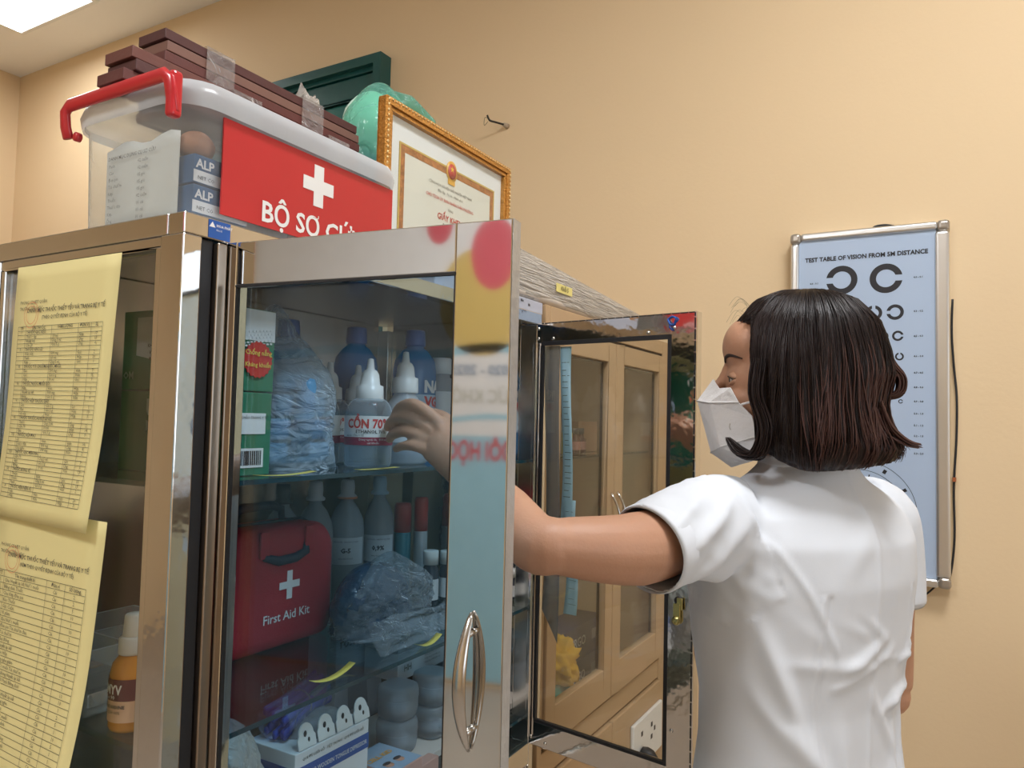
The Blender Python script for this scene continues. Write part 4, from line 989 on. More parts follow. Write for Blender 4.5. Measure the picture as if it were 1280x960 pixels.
# ------------------------------------------------------------------ lower shelf
z3 = SH3 + .0006
WC = mat('white_carton', (.50, .52, .54), .5, var=.05); WC2 = mat('blue_grey_card', (.40, .46, .52), .5)
bb = thing('equipment_box', (1.10, .965, z3), 'tall pale box of a measuring device at the back of the lower shelf', 'box')
obj('carton', MB().box((1.04, .95, z3), (1.17, 1.02, z3 + .19)), WC2, bb, .0015)
text('rossmax', .026, plane_fn((1.047, .9496, z3 + .150), FX, FZ), INKS, bb, bold=.02)
ov = obj('device_print', MB().poly([(0, 0), (.055, 0), (.045, .08), (-.005, .08)], (1.075, .9493, z3 + .03), FX, FZ), mat('device_grey', (.20, .25, .30), .5), bb)
obj('dark_cable', MB().poly([(0, 0), (.016, .0), (.009, -.055)], (1.115, .9486, z3 + .13), FX, FZ), INK, bb)
for k, z in enumerate((.935, .987)):
    cc = carton('supply_carton', (1.105 + .0, .86, z + .001), (1.285, .94, z + .051), WC, ('lower', 'upper')[k] + ' of two long white cartons above the round containers', 'box', 'long white cartons on the lower shelf')
    obj('lettering', join(textmb('HH', .016, plane_fn((1.122, .8597, z + .016), FX, FZ), 'LEFT', .02, 1), *[textmb('Găng tay y tế kiểm tra', .0055, plane_fn((1.185, .8597, z + .036 - j * .007), FX, FZ), 'LEFT', 0, 1) for j in range(4)]), INKS, cc)
ROUND = clear('frosted_container', (.66, .72, .76), (.50, .54, .57), .36, .22, .5)
CT = mat('cotton_white', (.52, .56, .60), .8)
bcar = carton('supply_carton', (.985, .74, z3), (1.285, .93, z3 + .012), mat('cream_carton', (.58, .52, .46), .6), 'flat cream carton under the round containers')
def rcont(x, y, z, lab):
    t = thing('round_container', (x, y, z), lab, 'container', 'frosted round containers on the lower shelf')
    def sq(p):
        return p
    body = loft([(rrect(x - .032 * s, x + .032 * s, y - .032 * s, y + .032 * s, .024 * s, 5), z + h) for s, h in ((.80, 0), (.93, .006), (.98, .018), (.98, .033))], closed_bottom=True)
    obj('tub', body, ROUND, t)
    lid_ = loft([(rrect(x - .032 * s, x + .032 * s, y - .032 * s, y + .032 * s, .024 * s, 5), z + h) for s, h in ((1.0, .0335), (1.0, .044), (.95, .052), (.78, .055))], closed_top=True)
    obj('lid', lid_, ROUND, t)
    obj('cotton_fill', MB().sphere((x, y, z + .016), (.024, .024, .013), 14, 8), CT, t)
for i, (x, y) in enumerate(((1.030, .80), (1.115, .79), (1.200, .785))):
    for k in range(2):
        rcont(x, y, z3 + .0125 + k * .0558, ('lower', 'upper')[k] + ' frosted round container, ' + ('left', 'middle', 'far right')[i] + ' stack of the lower shelf')
# tongue depressor box on a carton
carton('supply_carton', (.757, .765, z3), (.900, .86, z3 + .020), mat('plain_white_card', (.55, .55, .53), .6), 'plain white carton supporting the tongue depressor box')
tz = z3 + .0205
td = thing('tongue_depressor_box', (.81, .80, tz), 'white and blue tongue depressor box with white clips on the lower shelf', 'box')
obj('carton', MB().box((.755, .757, tz), (.905, .850, tz + .094)), PAPER, td, .0012)
bnd = obj('blue_band', MB().box((.7547, .7563, tz + .052), (.905, .7569, tz + .074)).box((.7543, .757, tz + .052), (.7549, .850, tz + .074)), BLUE, td)
text('TANAPHAR WOODEN TONGUE DEPRESSOR', .0088, plane_fn((.829, .7562, tz + .0595), FX, FZ), PAPER, bnd, 'CENTER', .012, 2, .80, )
obj('lettering', join(textmb('QUE ĐÈ LƯỠI GỖ · TIỆT TRÙNG · QUE ĐÈ LƯỠI GỖ', .0054, plane_fn((.830, .7566, tz + .082), FX, FZ), 'CENTER', .01, 1), textmb('Xuất xứ Việt Nam', .007, plane_fn((.760, .7566, tz + .040), FX, FZ), 'LEFT', .01, 1)), INKS, td)
obj('blue_drawing', MB().tube([(.83 + .012 * math.cos(a) * (1 + .3 * math.cos(5 * a)), .7562, tz + .032 + .009 * math.sin(a)) for a in [k * 2 * math.pi / 30 for k in range(30)]], .0006, 4, closed=True), BLUE, td)
obj('clear_pouch', MB().sphere((.84, .80, tz + .094), (.055, .035, .024), 24, 14, bagU(0, (.055, .035, .03), 2, .15)), clear('grey_pouch', (.75, .78, .80), (.50, .52, .54), .35, .2, .7, .5, 40), td)
for k in range(4):
    x = .780 + k * .0375; n = 14
    pts = [(-.0165, 0), (.0165, 0), (.0165, .014)] + [(.0135 * math.cos(a), .018 + .015 * math.sin(a)) for a in [math.pi * j / n for j in range(n + 1)]] + [(-.0165, .014)]
    c = thing('plastic_clip', (x, .762, tz + .095), 'white plastic clip on the depressor box, ' + ('nearest the left end', 'second from the left', 'third from the left', 'nearest the right end')[k], 'clip', 'white clips on the depressor box')
    obj('plate', MB().poly(pts, (x, .758, tz + .0952), FX, Vector((0, .25, 1)).normalized(), .0025), WHITE, c, .0006)
    obj('slot', MB().sphere((x - .003, .7620, tz + .114), (.0028, .0015, .0045), 10, 6).sphere((x + .003, .7605, tz + .105), (.0020, .0015, .0035), 10, 6), INK, c)
bu = thing('swab_bundle', (.82, .83, tz + .095), 'bundle of blue plastic wrapped sticks with a rubber band on the depressor box', 'bundle')
BST = mat('blue_stick', (.02, .06, .42), .35, bump=.2)
rg = random.Random(4)
dirv = Vector((.93, .25, .06)).normalized()
for k in range(12):
    o_ = Vector((0, rg.uniform(-.018, .018), rg.uniform(0, .026))); L = .068 + rg.uniform(-.006, .004)
    a = Vector((.835, .830, tz + .112)) + o_; sp = Vector((0, o_.y * .3, (o_.z - .013) * .5))
    obj('stick', MB().tube([a - dirv * L + sp, a, a + dirv * L + sp], [(.0035, .0065)] * 3, 6), BST, bu)
obj('rubber_band', MB().tube([Vector((.835, .830 + .022 * math.cos(t), tz + .125 + .018 * math.sin(t))) for t in [k * 2 * math.pi / 20 for k in range(20)]], .001, 5, closed=True), mat('rubber_tan', (.60, .52, .35), .6), bu)
obj('clear_sleeve', MB().tube([Vector((.835, .830, tz + .125)) - dirv * .072, Vector((.835, .830, tz + .125)) + dirv * .05], [(.026, .024)] * 2, 14, cap=False), clear('sleeve_film', (.75, .80, .92), (.40, .45, .60), .2, .15, .9, .5, 40), bu)
# printed flat carton in front
mgz = thing('printed_carton', (.95, .745, z3), 'printed carton with orange lettering and small faces on the lower shelf', 'box')
obj('carton', MB().box((.910, .712, z3), (.984, .80, z3 + .040)).box((.984, .712, z3), (1.03, .733, z3 + .024)), mat('pink_carton', (.55, .32, .26), .6), mgz, .0015)
tp = obj('printed_top', MB().box((.911, .713, z3 + .0402), (.983, .799, z3 + .0410)), mat('blue_print_top', (.30, .42, .55), .5), mgz)
text('CELL KID', .014, plane_fn((.913, .76, z3 + .0412), FX, FY), mat('orange_ink', (.80, .40, .05), .5), tp, bold=.03)
obj('printed_faces', MB().lathe([(.008, 0), (.008, .0003)], (.93, .735, z3 + .0411), 14).lathe([(.008, 0), (.008, .0003)], (.955, .735, z3 + .0411), 14), mat('face_print', (.55, .28, .18), .6), tp)
obj('printed_hair', MB().lathe([(.0085, 0), (.0085, .0003)], (.93, .740, z3 + .0415), 14, None, 1, .5).lathe([(.0085, 0), (.0085, .0003)], (.955, .740, z3 + .0415), 14, None, 1, .5), INK, tp)
# white gathered bag at the left
WBF = clear('white_bag_film', (.85, .85, .84), (.68, .66, .62), .62, .25, .7, .9, 24, (2, 2, 1))
wbag = thing('plastic_bag', (.655, .79, z3), 'whitish gathered plastic bag at the left end of the lower shelf', 'bag')
obj('film', MB().sphere((.652, .79, z3 + .085), (.062, .065, .105), 48, 32, bagU(0, (.062, .065, .105), 7.7, .22)), WBF, wbag)
obj('contents', MB().sphere((.652, .80, z3 + .070), (.045, .045, .075), 20, 12, bagU(0, (.045, .045, .075), 3, .1)), mat('tan_contents', (.45, .32, .22), .6), wbag)
cloth_lump('cotton_pack', (.565, .735, z3 + .075), (.026, .022, .090), mat('white_cotton', (.70, .72, .74), .8, bump=.3), 'white cotton pack at the left end of the lower shelf', 'cotton', 6, .25, 40)

# ------------------------------------------------------------------ light box eye chart on the back wall
CHM = mat('chart_panel', (.42, .53, .70), .35, var=.01)
ALU = steelm('brushed_aluminium', (.72, .73, .73), .32, .03, 60)
ch = thing('eye_chart', (2.09, .16, 1.04), 'light box eye test chart with aluminium frame hanging on the back wall', 'eye chart')
YA, YB, ZC0, ZC1 = -.022, .345, 1.040, 1.932
WD = .021
mb = MB().box((2.082, YA + WD + .004, ZC1 - WD), (2.128, YB - WD - .004, ZC1)).box((2.082, YA + WD + .004, ZC0), (2.128, YB - WD - .004, ZC0 + WD))
mb.box((2.082, YA, ZC0 + WD + .004), (2.128, YA + WD + .010, ZC1 - WD - .004)).box((2.082, YB - WD, ZC0 + WD + .004), (2.128, YB, ZC1 - WD - .004))
obj('frame', mb, ALU, ch, .007, 4)
cor = mat('corner_cap', (.42, .38, .33), .3, .7)
for (y, z) in ((YA, ZC0), (YA, ZC1 - WD - .004), (YB - WD - .004, ZC0), (YB - WD - .004, ZC1 - WD - .004)):
    obj('corner_cap', MB().box((2.080, y - .001, z - .001), (2.129, y + WD + .006, z + WD + .006)), cor, ch, .009, 4)
obj('chart_panel', MB().box((2.0905, YA + WD + .008, ZC0 + WD - .002), (2.094, YB - WD + .002, ZC1 - WD + .002)), CHM, ch)
obj('back_tray', MB().box((2.095, YA + .01, ZC0 + .01), (2.129, YB - .01, ZC1 - .01)), mat('tray_grey', (.4, .4, .4), .6), ch)
PX = 2.0902
CF = lambda y, z: plane_fn((PX, y, z), -FY, FZ)
text('TEST TABLE OF VISION FROM 5M DISTANCE', .0155, CF(.1665, 1.855), INK, ch, 'CENTER', .035, 2, .93)
def ring(cy, cz_, r, ang, th=.2, gap=.2):
    """Landolt ring; ang = direction of the gap in chart axes (0 = towards the right)"""
    mb = MB(); n = 40; ri = r * (1 - th * 2); g = math.asin(gap * r / r)
    ys = []
    vo, vi = [], []
    for k in range(n + 1):
        a = ang + g + (2 * math.pi - 2 * g) * k / n
        vo.append((r * math.cos(a), r * math.sin(a)))
        gi = math.asin(min(.99, gap * r / ri)); a2 = ang + gi + (2 * math.pi - 2 * gi) * k / n
        vi.append((ri * math.cos(a2), ri * math.sin(a2)))
    vs = [(PX, cy - x, cz_ + y) for x, y in vo + vi]
    fs = [(k, k + 1, n + 2 + k, n + 1 + k) for k in range(n)]
    return mb.add(vs, fs)
rings = [(.220, 1.802, .0375, math.pi), (.117, 1.799, .0375, 0), (.0965, 1.712, .0195, math.pi), (.0905, 1.652, .0128, 0), (.087, 1.600, .0098, math.pi / 2), (.0855, 1.561, .0080, math.pi), (.0845, 1.523, .0066, math.pi * 1.5), (.0845, 1.488, .0052, 0)]
rings += [(.145, 1.712, .0195, math.pi / 2), (.20, 1.712, .0195, 0), (.25, 1.712, .0195, math.pi * 1.5)]
rg = random.Random(8)
for z, r in ((1.652, .0128), (1.600, .0098), (1.561, .008), (1.523, .0066), (1.488, .0052)):
    for k in range(5): rings.append((.09 + (k + 1) * .034, z, r, rg.choice((0, 1, 2, 3)) * math.pi / 2))
for (y, z, r, a) in rings: obj('optotype_ring', ring(y, z, r, a), INK, ch)
vals = ['4.0 - 0.1', '4.3 - 0.2', '4.5 - 0.3', '4.6 - 0.4', '4.7 - 0.5', '4.8 - 0.6', '4.9 - 0.8', '5.0 - 1.0', '5.1 - 1.2', '5.2 - 1.5', '5.25', '5.3 - 2.0']
zs = [1.797, 1.712, 1.650, 1.600, 1.559, 1.523, 1.488, 1.458, 1.429, 1.403, 1.382, 1.360]
obj('row_marks', join(*[textmb(v, .0062, CF(.0555, z - .002), 'LEFT', .03, 1) for v, z in zip(vals, zs)], textmb('4.0 - 0.1', .0062, CF(.297, 1.795), 'LEFT', .03, 1)), INK, ch)
# astigmatism dial
dm = MB(); dcy, dcz = .180, 1.208
def circ(r, wd=.0012, a0_=0, a1=2 * math.pi, n=72):
    for k in range(n):
        a, b = a0_ + (a1 - a0_) * k / n, a0_ + (a1 - a0_) * (k + 1) / n
        dm.add([(PX, dcy - q * math.cos(t), dcz + q * math.sin(t)) for t, q in ((a, r), (b, r), (b, r + wd), (a, r + wd))], [(0, 1, 2, 3)])
circ(.106); circ(.131)
for k in range(24):
    a = math.pi * 2 * k / 24; t = .0011; c_, s_ = math.cos(a), math.sin(a)
    dm.add([(PX, dcy - (r * c_ - e * s_), dcz + r * s_ + e * c_) for r, e in ((.030, -t), (.098, -t * 1.4), (.098, t * 1.4), (.030, t))], [(0, 1, 2, 3)])
    if k % 2 == 0:
        dm.add([(PX, dcy - (r * c_ - e * s_), dcz + r * s_ + e * c_) for r, e in ((.1145, -.004), (.1245, -.004), (.1245, .004), (.1145, .004))], [(0, 1, 2, 3)])
obj('astigmatism_dial', dm, INK, ch)
text('CHINA', .008, CF(.075, 1.087), INK, ch, 'LEFT', .04, 1)
cord = [(2.11, -.028, 1.74), (2.115, -.026, 1.66), (2.12, -.030, 1.58), (2.12, -.036, 1.50), (2.12, -.035, 1.40), (2.12, -.029, 1.28), (2.12, -.030, 1.16), (2.12, -.022, 1.075), (2.12, -.012, 1.05)]
def smooth_path(pts, n=6):
    P = [Vector(p) for p in pts]; out = []
    for i in range(len(P) - 1):
        p0, p1, p2, p3 = P[max(i - 1, 0)], P[i], P[i + 1], P[min(i + 2, len(P) - 1)]
        for k in range(n):
            t = k / n
            out.append(.5 * ((2 * p1) + (p2 - p0) * t + (2 * p0 - 5 * p1 + 4 * p2 - p3) * t * t + (3 * p1 - p0 - 3 * p2 + p3) * t ** 3))
    out.append(P[-1]); return out
cm = MB().tube(smooth_path(cord), .0026, 8).tube(smooth_path([(2.12, .012, 1.036), (2.12, .04, 1.010), (2.12, .09, 1.000), (2.12, .17, .96), (2.12, .26, .85), (2.12, .30, .6), (2.12, .33, .35)]), .0022, 8)
obj('power_cord', cm, RUB, ch, label='black power cord')
obj('hanging_hook', MB().tube(smooth_path([(2.10, .148, 1.932), (2.105, .14, 1.938), (2.11, .12, 1.940), (2.105, .10, 1.934)]), .003, 8), RUB, ch)
obj('cord_clip', MB().box((2.11, -.034, 1.295), (2.129, -.026, 1.305)), mat('rust', (.35, .10, .03), .8), ch)

# nail in a wall plug
nl = thing('wall_nail', (2.11, 1.28, 2.41), 'bent dark nail in a wall plug high on the back wall', 'nail')
obj('wall_plug', MB().lathe([(.009, 0), (.008, .012), (.006, .02)], (2.13, 1.262, 2.408), 14, (-1, .3, .05)), mat('plug_beige', (.45, .36, .26), .7), nl)
obj('nail', MB().tube(smooth_path([(2.115, 1.266, 2.409), (2.09, 1.285, 2.412), (2.075, 1.30, 2.416), (2.068, 1.306, 2.432)]), .0035, 8).tube(smooth_path([(2.07, 1.30, 2.42), (2.068, 1.315, 2.425), (2.07, 1.318, 2.40), (2.072, 1.305, 2.412)]), .0008, 5), mat('dark_iron', (.05, .045, .04), .5, .8), nl)

# ------------------------------------------------------------------ banner on the front wall (seen only mirrored in the steel door)
bn = thing('school_health_banner', (-2.59, 1.9, .03), 'large school health banner on the front wall, mirrored in the steel door frame', 'banner')
bx_ = -2.585
def bpoly(name, pts, m, e): return obj(name, MB().poly(pts, (bx_ + e, 0, 0), FY, FZ), m, bn)
obj('sheet', MB().box((-2.598, 1.06, .03), (bx_, 2.78, 2.95)), mat('banner_white', (.74, .74, .74), .6), bn)
BBL = mat('banner_blue', (.30, .54, .66), .6)
bpoly('blue_field', [(1.06, .03), (2.78, .03), (2.78, 1.33), (1.06, 1.33)], BBL, .001)
wav = lambda z0, am: [(1.06 + 1.72 * k / 20, z0 + am * math.sin(k * .6)) for k in range(21)]
def band(z0, z1, am): return wav(z0, am) + wav(z1, am)[::-1]
bpoly('blue_wave', band(1.40, 1.43, .02), BBL, .002); bpoly('blue_wave', band(1.76, 1.81, .02), BBL, .002)
n = 32
def ell(cy, cz_, a, b): return [(cy + a * math.cos(2 * math.pi * k / n), cz_ + b * math.sin(2 * math.pi * k / n)) for k in range(n)]
bpoly('yellow_shape', ell(1.36, 2.06, .26, .30), mat('banner_yellow', (.62, .45, .14), .6), .002)
bpoly('red_shape', ell(1.30, 2.32, .13, .20), mat('banner_red', (.62, .10, .13), .6), .003)
bpoly('red_shape', ell(1.62, 2.50, .08, .12), mat('banner_red2', (.62, .10, .13), .6), .003)
def btext(s, size, y, z, m, bold=.02, sx=1): return obj('lettering', textmb(s, size, plane_fn((bx_ + .004, y, z), FY, FZ), 'LEFT', bold, 2, sx), m, bn)
btext('2020 - 2025', .075, 1.17, 1.66, mat('banner_ink', (.14, .22, .34), .6))
btext('SỨC KHỎE', .10, 1.16, 1.51, mat('banner_grey', (.45, .44, .36), .6), .01, .85)
btext('ĐÔI HỌC', .14, 1.17, 1.20, REDINK, .03, .62)

# ------------------------------------------------------------------ the woman reaching into the cabinet
SKIN = mat('skin', (.50, .27, .17), .5, var=.05, scale=25, bump=.06, bscale=300, sss=.12)
def evalmesh(mb, voxel, smooth=2, sub=0):
    me = bpy.data.meshes.new('tmp'); me.from_pydata(mb.v, [], mb.f)
    o = bpy.data.objects.new('tmp', me); C.objects.link(o)
    bm = bmesh.new(); bm.from_mesh(me); bmesh.ops.recalc_face_normals(bm, faces=bm.faces); bm.to_mesh(me); bm.free()
    r = o.modifiers.new('r', 'REMESH'); r.mode = 'VOXEL'; r.voxel_size = voxel
    if smooth:
        s = o.modifiers.new('s', 'SMOOTH'); s.factor = .5; s.iterations = smooth
    dg = bpy.context.evaluated_depsgraph_get(); ev = o.evaluated_get(dg); m2 = ev.to_mesh()
    out = MB(); out.add([v.co.copy() for v in m2.vertices], [tuple(p.vertices) for p in m2.polygons], True)
    nrm = [v.normal.copy() for v in m2.vertices]
    ev.to_mesh_clear(); bpy.data.objects.remove(o); bpy.data.meshes.remove(me)
    return out, nrm
# head frame: origin S, forward HF, left HL
hy = R(96); HS = Vector((1.071, .167, 1.500))
HF = Vector((math.cos(hy), math.sin(hy), 0)); HL = Vector((-math.sin(hy), math.cos(hy), 0))
def H(f, l, z): return HS + HF * f + HL * l + FZ * z
# torso frame
ty_ = R(58); TF = Vector((math.cos(ty_), math.sin(ty_), 0)); TL = Vector((-math.sin(ty_), math.cos(ty_), 0))
TC0 = Vector((1.112, .172, 0))
def T(f, l, z): return TC0 + TF * f + TL * l + FZ * z
def ering(mb, levels, seg=40, frame=T, pw=2.3):
    """levels: (z, fcentre, half width, half depth)"""
    vs = []
    for z, fc, a, b in levels:
        for k in range(seg):
            t = 2 * math.pi * k / seg; c, s = math.cos(t), math.sin(t)
            vs.append(frame(fc + b * math.copysign(abs(s) ** (2 / pw), s), a * math.copysign(abs(c) ** (2 / pw), c), z))
    n = len(levels)
    fs = [(j * seg + k, j * seg + (k + 1) % seg, (j + 1) * seg + (k + 1) % seg, (j + 1) * seg + k) for j in range(n - 1) for k in range(seg)]
    fs += [tuple(range(seg))[::-1], tuple((n - 1) * seg + k for k in range(seg))]
    return mb.add(vs, fs, True)
def limb(mb, pts, rad, seg=18, ends=True, flat=None):
    P = smooth_path(pts, 5); n = len(P); m = len(rad) - 1
    rr_ = []
    for i in range(n):
        t = i / (n - 1) * m; k = min(int(t), m - 1); u = t - k
        a, b = rad[k], rad[k + 1]
        a = a if isinstance(a, tuple) else (a, a); b = b if isinstance(b, tuple) else (b, b)
        rr_.append((a[0] * (1 - u) + b[0] * u, a[1] * (1 - u) + b[1] * u))
    mb.tube(P, rr_, seg, flat=flat)
    if ends:
        for i in (0, -1): mb.sphere(P[i], min(rr_[i]) * .98, 14, 8)
    return mb

SHL = T(.010, .148, 1.290); SHR = T(.010, -.142, 1.294)
ELB = Vector((.734, .372, 1.280)); WR = Vector((.853, .560, 1.348))
UPM = Vector((.838, .307, 1.273)); FOM = Vector((.770, .446, 1.310))
body = MB()
# trunk, neck
ering(body, [(.80, .0, .145, .10), (.95, .0, .138, .095), (1.05, .0, .122, .087), (1.15, .0, .135, .092), (1.24, .0, .145, .097), (1.30, -.005, .138, .082), (1.335, -.008, .085, .055), (1.345, -.01, .050, .045)])
neck0 = T(-.012, 0, 1.30); neck1 = H(-.035, 0, -.06)
limb(body, [neck0, (neck0 + neck1) / 2 + HF * .004, neck1], [(.052, .052), (.047, .047), (.050, .050)])
# head
def cran(p): return p
def hs(f, l, z, rf, rl, rz, seg=28, rings=20):
    mb = MB().sphere((0, 0, 0), (rf, rl, rz), seg, rings)
    body.add([H(f + p.x, l + p.y, z + p.z) for p in mb.v], mb.f, True)
hs(-.012, 0, .010, .096, .073, .088)
hs(.030, 0, -.035, .062, .060, .085)
hs(.042, 0, -.080, .045, .046, .042)
hs(.068, 0, -.104, .018, .018, .016, 16, 10)
hs(.058, 0, .028, .042, .052, .045)
hs(.045, 0, -.020, .050, .058, .045)
for s in (1, -1):
    hs(.062, s * .033, -.047, .026, .022, .022, 18, 12)         # cheek
    hs(-.012, s * .075, -.030, .016, .006, .030, 14, 10)        # ear
nose = MB(); nv = [(.090, 0, .004, .008), (.099, 0, -.016, .0075), (.113, 0, -.036, .008), (.112, 0, -.046, .010)]
limb(body, [H(a, b, c) for a, b, c, d in nv], [d for a, b, c, d in nv], 12)
for s in (1, -1): hs(.102, s * .010, -.047, .009, .007, .006, 12, 8)
hs(.092, 0, -.070, .012, .022, .006, 14, 8); hs(.090, 0, -.080, .011, .018, .006, 14, 8)     # lips
# left arm (nearest the viewer), forearm and hand
limb(body, [SHL - FZ * .014, T(.02, .168, 1.281), UPM, ELB + Vector((.014, -.006, .002))], [(.044, .044), (.043, .044), (.042, .043), (.030, .031)], 20)
limb(body, [ELB + Vector((.012, -.006, .004)), ELB + Vector((.004, .016, .004)), FOM, FOM * .4 + WR * .6, WR], [(.030, .031), (.032, .033), (.032, .033), (.027, .029), (.0205, .0250)], 20)
KN = [Vector(p) for p in ((.872, .622, 1.416), (.869, .626, 1.400), (.864, .625, 1.385), (.858, .617, 1.371))]
acr = (KN[0] - KN[3]).normalized()
limb(body, [WR - (KN[1] - WR) * .2, WR + (KN[1] - WR) * .35, (KN[1] + KN[2]) / 2 - (KN[1] - WR) * .12], [(.019, .025), (.0155, .030), (.0125, .029)], 20, True, flat=acr)
fing = [[(.865, .655, 1.438), (.874, .688, 1.436), (.882, .706, 1.424)], [(.868, .670, 1.420), (.877, .706, 1.414), (.885, .722, 1.404)],
        [(.864, .668, 1.399), (.874, .702, 1.394), (.883, .716, 1.386)], [(.855, .649, 1.379), (.860, .674, 1.378), (.866, .690, 1.373)]]
for k in range(4):
    b = KN[k]; mid = Vector(WR) + (b - WR) * .72
    r = (.0088, .0090, .0085, .0075)[k]
    limb(body, [mid, b] + [Vector(p) for p in fing[k]], [r * 1.15, r * 1.12, r * 1.0, r * .92, r * .78], 12)
limb(body, [WR + Vector((.004, .012, .008)), (.872, .592, 1.392), (.893, .620, 1.415), (.905, .650, 1.424), (.908, .672, 1.424)], [.014, .0145, .0115, .0105, .0085], 12)
# right arm, bent at the elbow, forearm forward
REL = Vector((1.292, .070, 1.018)); RWR = Vector((1.46, .20, .99))
limb(body, [SHR, T(-.01, -.160, 1.24), REL + Vector((.0, .004, .10)), REL + Vector((0, 0, .012))], [(.050, .050), (.046, .048), (.038, .040), (.032, .034)], 20)
limb(body, [REL, REL + (RWR - REL) * .3, REL + (RWR - REL) * .7, RWR], [.033, .036, .030, .023], 18)
limb(body, [RWR, RWR + Vector((-.02, .05, -.005)), RWR + Vector((-.03, .085, -.015))], [(.014, .024), (.013, .030), (.012, .028)], 16, flat=(0, 0, 1))
for k in range(4):
    b = RWR + Vector((-.030, .088, .014 - .0165 * k)); L = (.055, .062, .057, .045)[k]
    limb(body, [b - Vector((-.006, .02, 0)), b, b + Vector((-.016, L * .45, -.006)), b + Vector((-.040, L * .7, -.014)), b + Vector((-.056, L * .62, -.018))], [.009, .0088, .0082, .0075, .0065], 10)
limb(body, [RWR + Vector((-.012, .02, .012)), RWR + Vector((-.045, .045, .02)), RWR + Vector((-.070, .070, .012)), RWR + Vector((-.085, .088, .004))], [.013, .0115, .010, .008], 10)
# legs
for s in (1, -1):
    limb(body, [T(0, s * .075, .84), T(.015, s * .080, .60), T(.005, s * .078, .46), T(-.012, s * .078, .28), T(-.012, s * .078, .085)], [.082, .072, .052, .048, .036], 18)
    limb(body, [T(-.03, s * .078, .045), T(.05, s * .082, .042), T(.12, s * .085, .033)], [(.030, .032), (.036, .028), (.030, .020)], 14, flat=(0, 0, 1))
bmesh_, nr = evalmesh(body, .0032, 3)
from mathutils.bvhtree import BVHTree
BV = BVHTree.FromPolygons(bmesh_.v, bmesh_.f)
woman = thing('person', (1.112, .172, 0), 'woman in a white blouse and white face mask reaching into the cabinet', 'person')
obj('body', bmesh_, SKIN, woman)

# eyes, brows, nails
EYEW = mat('eye_white', (.75, .72, .68), .15, coat=.5); IRIS = mat('iris_dark', (.02, .01, .008), .1, coat=.5)
LIDM = SKIN; HAIRD = mat('brow_dark', (.03, .018, .015), .7)
for s in (1, -1):
    EC = (.0752, s * .0305, -.018)
    e = obj('eye', MB().sphere(H(*EC), .0115, 24, 16), EYEW, woman)
    d = (HF * .98 + HL * s * .10 - FZ * .1).normalized()
    obj('iris', MB().lathe([(.0056, .0098), (.0048, .0112), (.002, .0118)], H(*EC), 18, d), IRIS, e)
    def lid(u, v, top):
        az = R(-105 + 210 * u); op = max(0.0, math.cos(az * 1.25))
        ed_ = R(20 * op - 2) if top else R(-22 * op - 4)
        el_ = ed_ + ((math.pi / 2) - ed_) * v if top else ed_ + (-math.pi / 2 - ed_) * v
        r = .0128 + .0008 * math.sin(math.pi * min(1, v * 3))
        return H(EC[0] + r * math.cos(el_) * math.cos(az) * .98, EC[1] + s * r * math.cos(el_) * math.sin(az) * 1.12, EC[2] + r * math.sin(el_))
    for top in (True, False):
        lo = obj('eyelid', MB().grid(lambda u, v: lid(u, v, top), 20, 8), SKIN, e)
        m_ = lo.modifiers.new('s', 'SOLIDIFY'); m_.thickness = .0012
    obj('eyelashes', MB().tube([lid(k / 20, 0, True) + HF * .001 for k in range(3, 18)], .0008, 5), HAIRD, e)
    bp = []
    for k in range(22):
        t = k / 21; az = R(8 + 26 * t) * s; zz = .006 + .0085 * math.sin(math.pi * min(1, t * .72 + .10)) - .004 * max(0, t - .6)
        o_ = H(.30 * math.cos(az), .30 * math.sin(az), zz); d_ = (H(0, 0, zz) - o_).normalized()
        hit = BV.ray_cast(o_, d_)[0]
        bp.append(hit - d_ * .0004 if hit else o_ + d_ * .205)
    obj('eyebrow', MB().tube(bp, [(.0013, .0034 * (1 - .75 * (k / 21) ** 1.5)) for k in range(22)], 8, flat=FZ), HAIRD, woman)

# mask
MK = mat('mask_white', (.78, .78, .79), .85, var=.02, bump=.25, bscale=90)
def mpt(s, k):
    d = {'T': (.112, 0, -.016), 'S0': (.082, .050, -.030), 'A': (.134, 0, -.047), 'A1': (.112, .030, -.050), 'S1': (.070, .061, -.050), 'S15': (.052, .066, -.068), 'S2': (.046, .066, -.094), 'B1': (.096, .036, -.110), 'B': (.114, 0, -.120), 'C': (.086, 0, -.139), 'S3': (.050, .050, -.126), 'T1': (.100, .026, -.030)}[k]
    return H(d[0], d[1] * s, d[2])
mk = MB(); keys = ['T', 'T1', 'S0', 'A', 'A1', 'S1', 'S15', 'S2', 'B1', 'B', 'C', 'S3']
for s in (1, -1):
    mk.add([mpt(s, k) for k in keys], [tuple(keys.index(q) for q in f)[::s] for f in (('T', 'T1', 'A1', 'A'), ('T1', 'S0', 'S1', 'A1'), ('A', 'A1', 'B1', 'B'), ('A1', 'S1', 'S15', 'B1'), ('S15', 'S2', 'B1'), ('B', 'B1', 'C'), ('B1', 'S2', 'S3', 'C'))], False)
mo = obj('face_mask', mk, MK, woman, label='white folded face mask')
sd_ = mo.modifiers.new('s', 'SOLIDIFY'); sd_.thickness = .0018; sd_.offset = 0
bv = mo.modifiers.new('b', 'BEVEL'); bv.width = .002; bv.segments = 2
el = MB()
